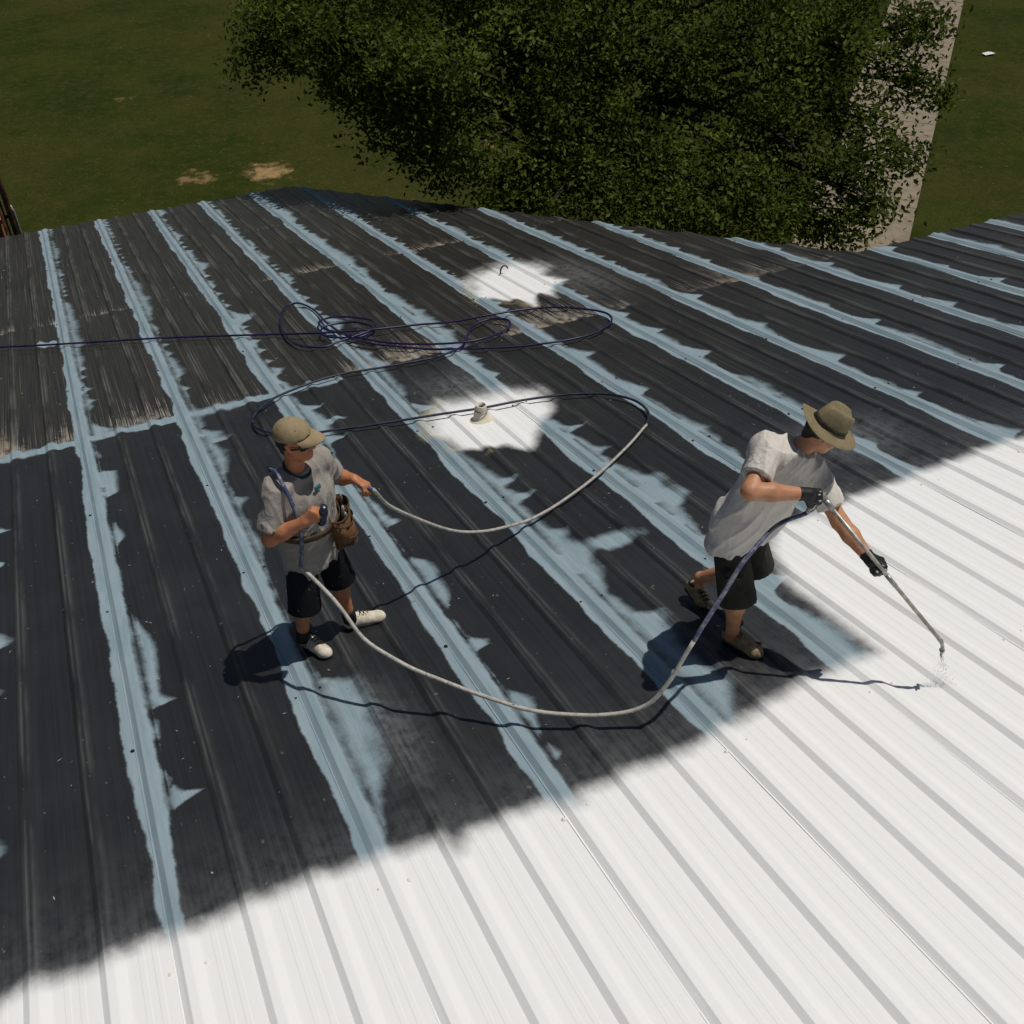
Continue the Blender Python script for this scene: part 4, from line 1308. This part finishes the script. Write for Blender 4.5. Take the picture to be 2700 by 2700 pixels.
# ------------------------------------------------------------------ hose
H_gun = [(1.193, -5.042, 1.895), (1.311, -5.257, 1.698), (1.495, -5.503, 1.601), (1.778, -5.786, 1.533), (2.119, -6.079, 1.518), (2.38, -6.224, 1.53), (2.587, -6.319, 1.614), (2.698, -6.347, 1.784), (2.838, -6.338, 2.049), (3.017, -6.273, 2.26), (3.174, -6.218, 2.401), (3.376, -6.146, 2.497)]
H_hand = [(1.799, -4.46, 1.895), (2.201, -4.319, 1.452), (2.571, -4.181, 1.185), (3.012, -3.964, 0.981), (3.613, -3.702, 0.901), (4.234, -3.295, 0.807), (4.617, -3.004, 0.74), (4.774, -2.765, 0.686), (4.793, -2.406, 0.603), (4.558, -2.091, 0.531), (4.015, -1.866, 0.479), (3.494, -1.777, 0.459), (2.749, -1.588, 0.416), (2.23, -1.43, 0.379), (1.852, -1.318, 0.354), (1.608, -1.098, 0.303), (1.525, -0.832, 0.242), (1.595, -0.555, 0.179), (1.876, -0.259, 0.111), (2.505, -0.044, 0.061), (3.073, -0.137, 0.083), (3.653, -0.231, 0.104)]
H_coil = [(3.653, -0.231, 0.104), (3.999, -0.095, 0.073), (4.199, 0.204, 0.005), (4.371, 0.469, -0.056), (4.619, 0.537, -0.062), (4.769, 0.381, -0.016), (4.742, 0.204, 0.015), (4.555, 0.065, 0.036), (4.274, -0.042, 0.081), (3.974, 0.011, 0.069), (3.621, 0.287, -0.004), (3.288, 0.653, -0.088), (3.043, 1.05, -0.169), (2.893, 1.481, -0.278), (2.875, 1.804, -0.363), (3.003, 1.914, -0.378), (3.251, 1.751, -0.33), (3.437, 1.406, -0.251), (3.396, 1.131, -0.198), (3.2, 0.959, -0.158), (2.911, 1.074, -0.175), (2.79, 1.299, -0.216), (2.895, 1.515, -0.265), (3.215, 1.464, -0.254), (3.367, 1.105, -0.161), (3.214, 0.996, -0.146), (2.918, 0.942, -0.155), (2.684, 0.924, -0.161), (2.468, 1.137, -0.21), (2.402, 1.62, -0.32), (2.472, 2.163, -0.445), (2.661, 2.714, -0.571), (2.877, 2.77, -0.584), (2.974, 2.267, -0.469), (2.942, 1.511, -0.265), (3.072, 0.837, -0.11), (3.416, 0.356, -0.03), (3.924, -0.11, 0.077), (4.461, -0.453, 0.155), (4.974, -0.632, 0.196), (5.398, -0.633, 0.197), (5.74, -0.384, 0.139), (5.813, -0.058, 0.065), (5.569, 0.335, -0.026), (5.185, 0.58, -0.082), (4.705, 0.621, -0.06), (4.269, 0.752, -0.121), (3.812, 0.95, -0.167), (3.277, 1.044, -0.147), (2.791, 1.298, -0.206), (2.213, 1.818, -0.366), (1.173, 2.503, -0.523), (0.085, 3.102, -0.66), (-0.806, 3.626, -0.78), (-1.723, 4.251, -0.924)]
hose = empty('spray_hose', H_coil[0])
tag(hose, 'long paint hose, purple coils far off, pale with overspray nearer the people', 'hose')
ho = np.array(H_coil[0])
HR = .0125
def hose_part(pts, mat, label):
    sp = spline(pts, 7); n_ = len(sp); wob = np.sin(np.linspace(0, math.pi, n_))
    sp = [q + np.array((.014 * float(n1(i * .21, 300)), .014 * float(n1(i * .19, 310)), .006 * float(n1(i * .25, 320)))) * w_ for i, (q, w_) in enumerate(zip(sp, wob))]
    m = MB(); m.tube([q - ho for q in sp], HR, 8)
    o = m.build('hose_section', mat, hose, True); o['label'] = label
    return o
# run worn by the person: left hand, round the back, over the right shoulder, down the front, under the forearm
worn = [W1(.285, .135, 1.135), W1(.20, .17, 1.14), W1(.02, .32, 1.16), W1(-.20, .20, 1.22), W1(-.30, .03, 1.36), W1(-.235, -.085, 1.475), W1(-.155, -.185, 1.44), W1(-.105, -.245, 1.30), W1(-.095, -.262, 1.15), W1(-.10, -.275, 1.0), W1(-.12, -.30, .90)]
hose_part([H_hand[6], H_hand[5], H_hand[4], H_hand[3], H_hand[2], H_hand[1], H_hand[0], worn[0]], M['hose'], 'pale oversprayed hose from the dark roof up to the hand')
hose_part(worn, M['whip'], 'blue hose slung over the shoulder')
hose_part([worn[-1]] + H_gun[:9], M['hose'], 'pale oversprayed hose hanging between the two people')
gun_in = W2(*(ROD0 + g0 + np.array((-.065, -.02, -.09))))
hose_part(H_gun[8:] + [gun_in], M['whip'], 'blue whip hose rising to the spray gun')
hose_part(H_hand[6:], M['darkhose'], 'dark navy hose looping on the roof round the vent pipe')
hose_part(H_coil, M['purple'], 'purple coiled hose on the far roof')


# droplets of paint in a flat fan under the nozzle
nz = np.array(W2(*(ROD0 + q + dn * .035))); rr = random.Random(21)
fx = ROTM @ unit(np.array((.8, -.5, -.1))); fy = ROTM @ unit(np.array((.45, .8, .1))); fd_ = ROTM @ dn
dv = MB()
for i in range(420):
    t_ = rr.random() ** .7; c = nz + fd_ * .26 * t_ + fx * rr.gauss(0, .055) * t_ + fy * rr.gauss(0, .014) * (t_ + .15)
    r_ = rr.uniform(.0010, .0024)
    dv.add([c + (r_, 0, 0), c + (-r_, 0, 0), c + (0, r_, 0), c + (0, -r_, 0), c + (0, 0, r_), c + (0, 0, -r_)],
           [(0, 2, 4), (2, 1, 4), (1, 3, 4), (3, 0, 4), (2, 0, 5), (1, 2, 5), (3, 1, 5), (0, 3, 5)])
do = dv.build('paint_spray', M['glovepaint'])
tag(do, 'fine fan of paint droplets below the spray nozzle', 'spray', kind='stuff')
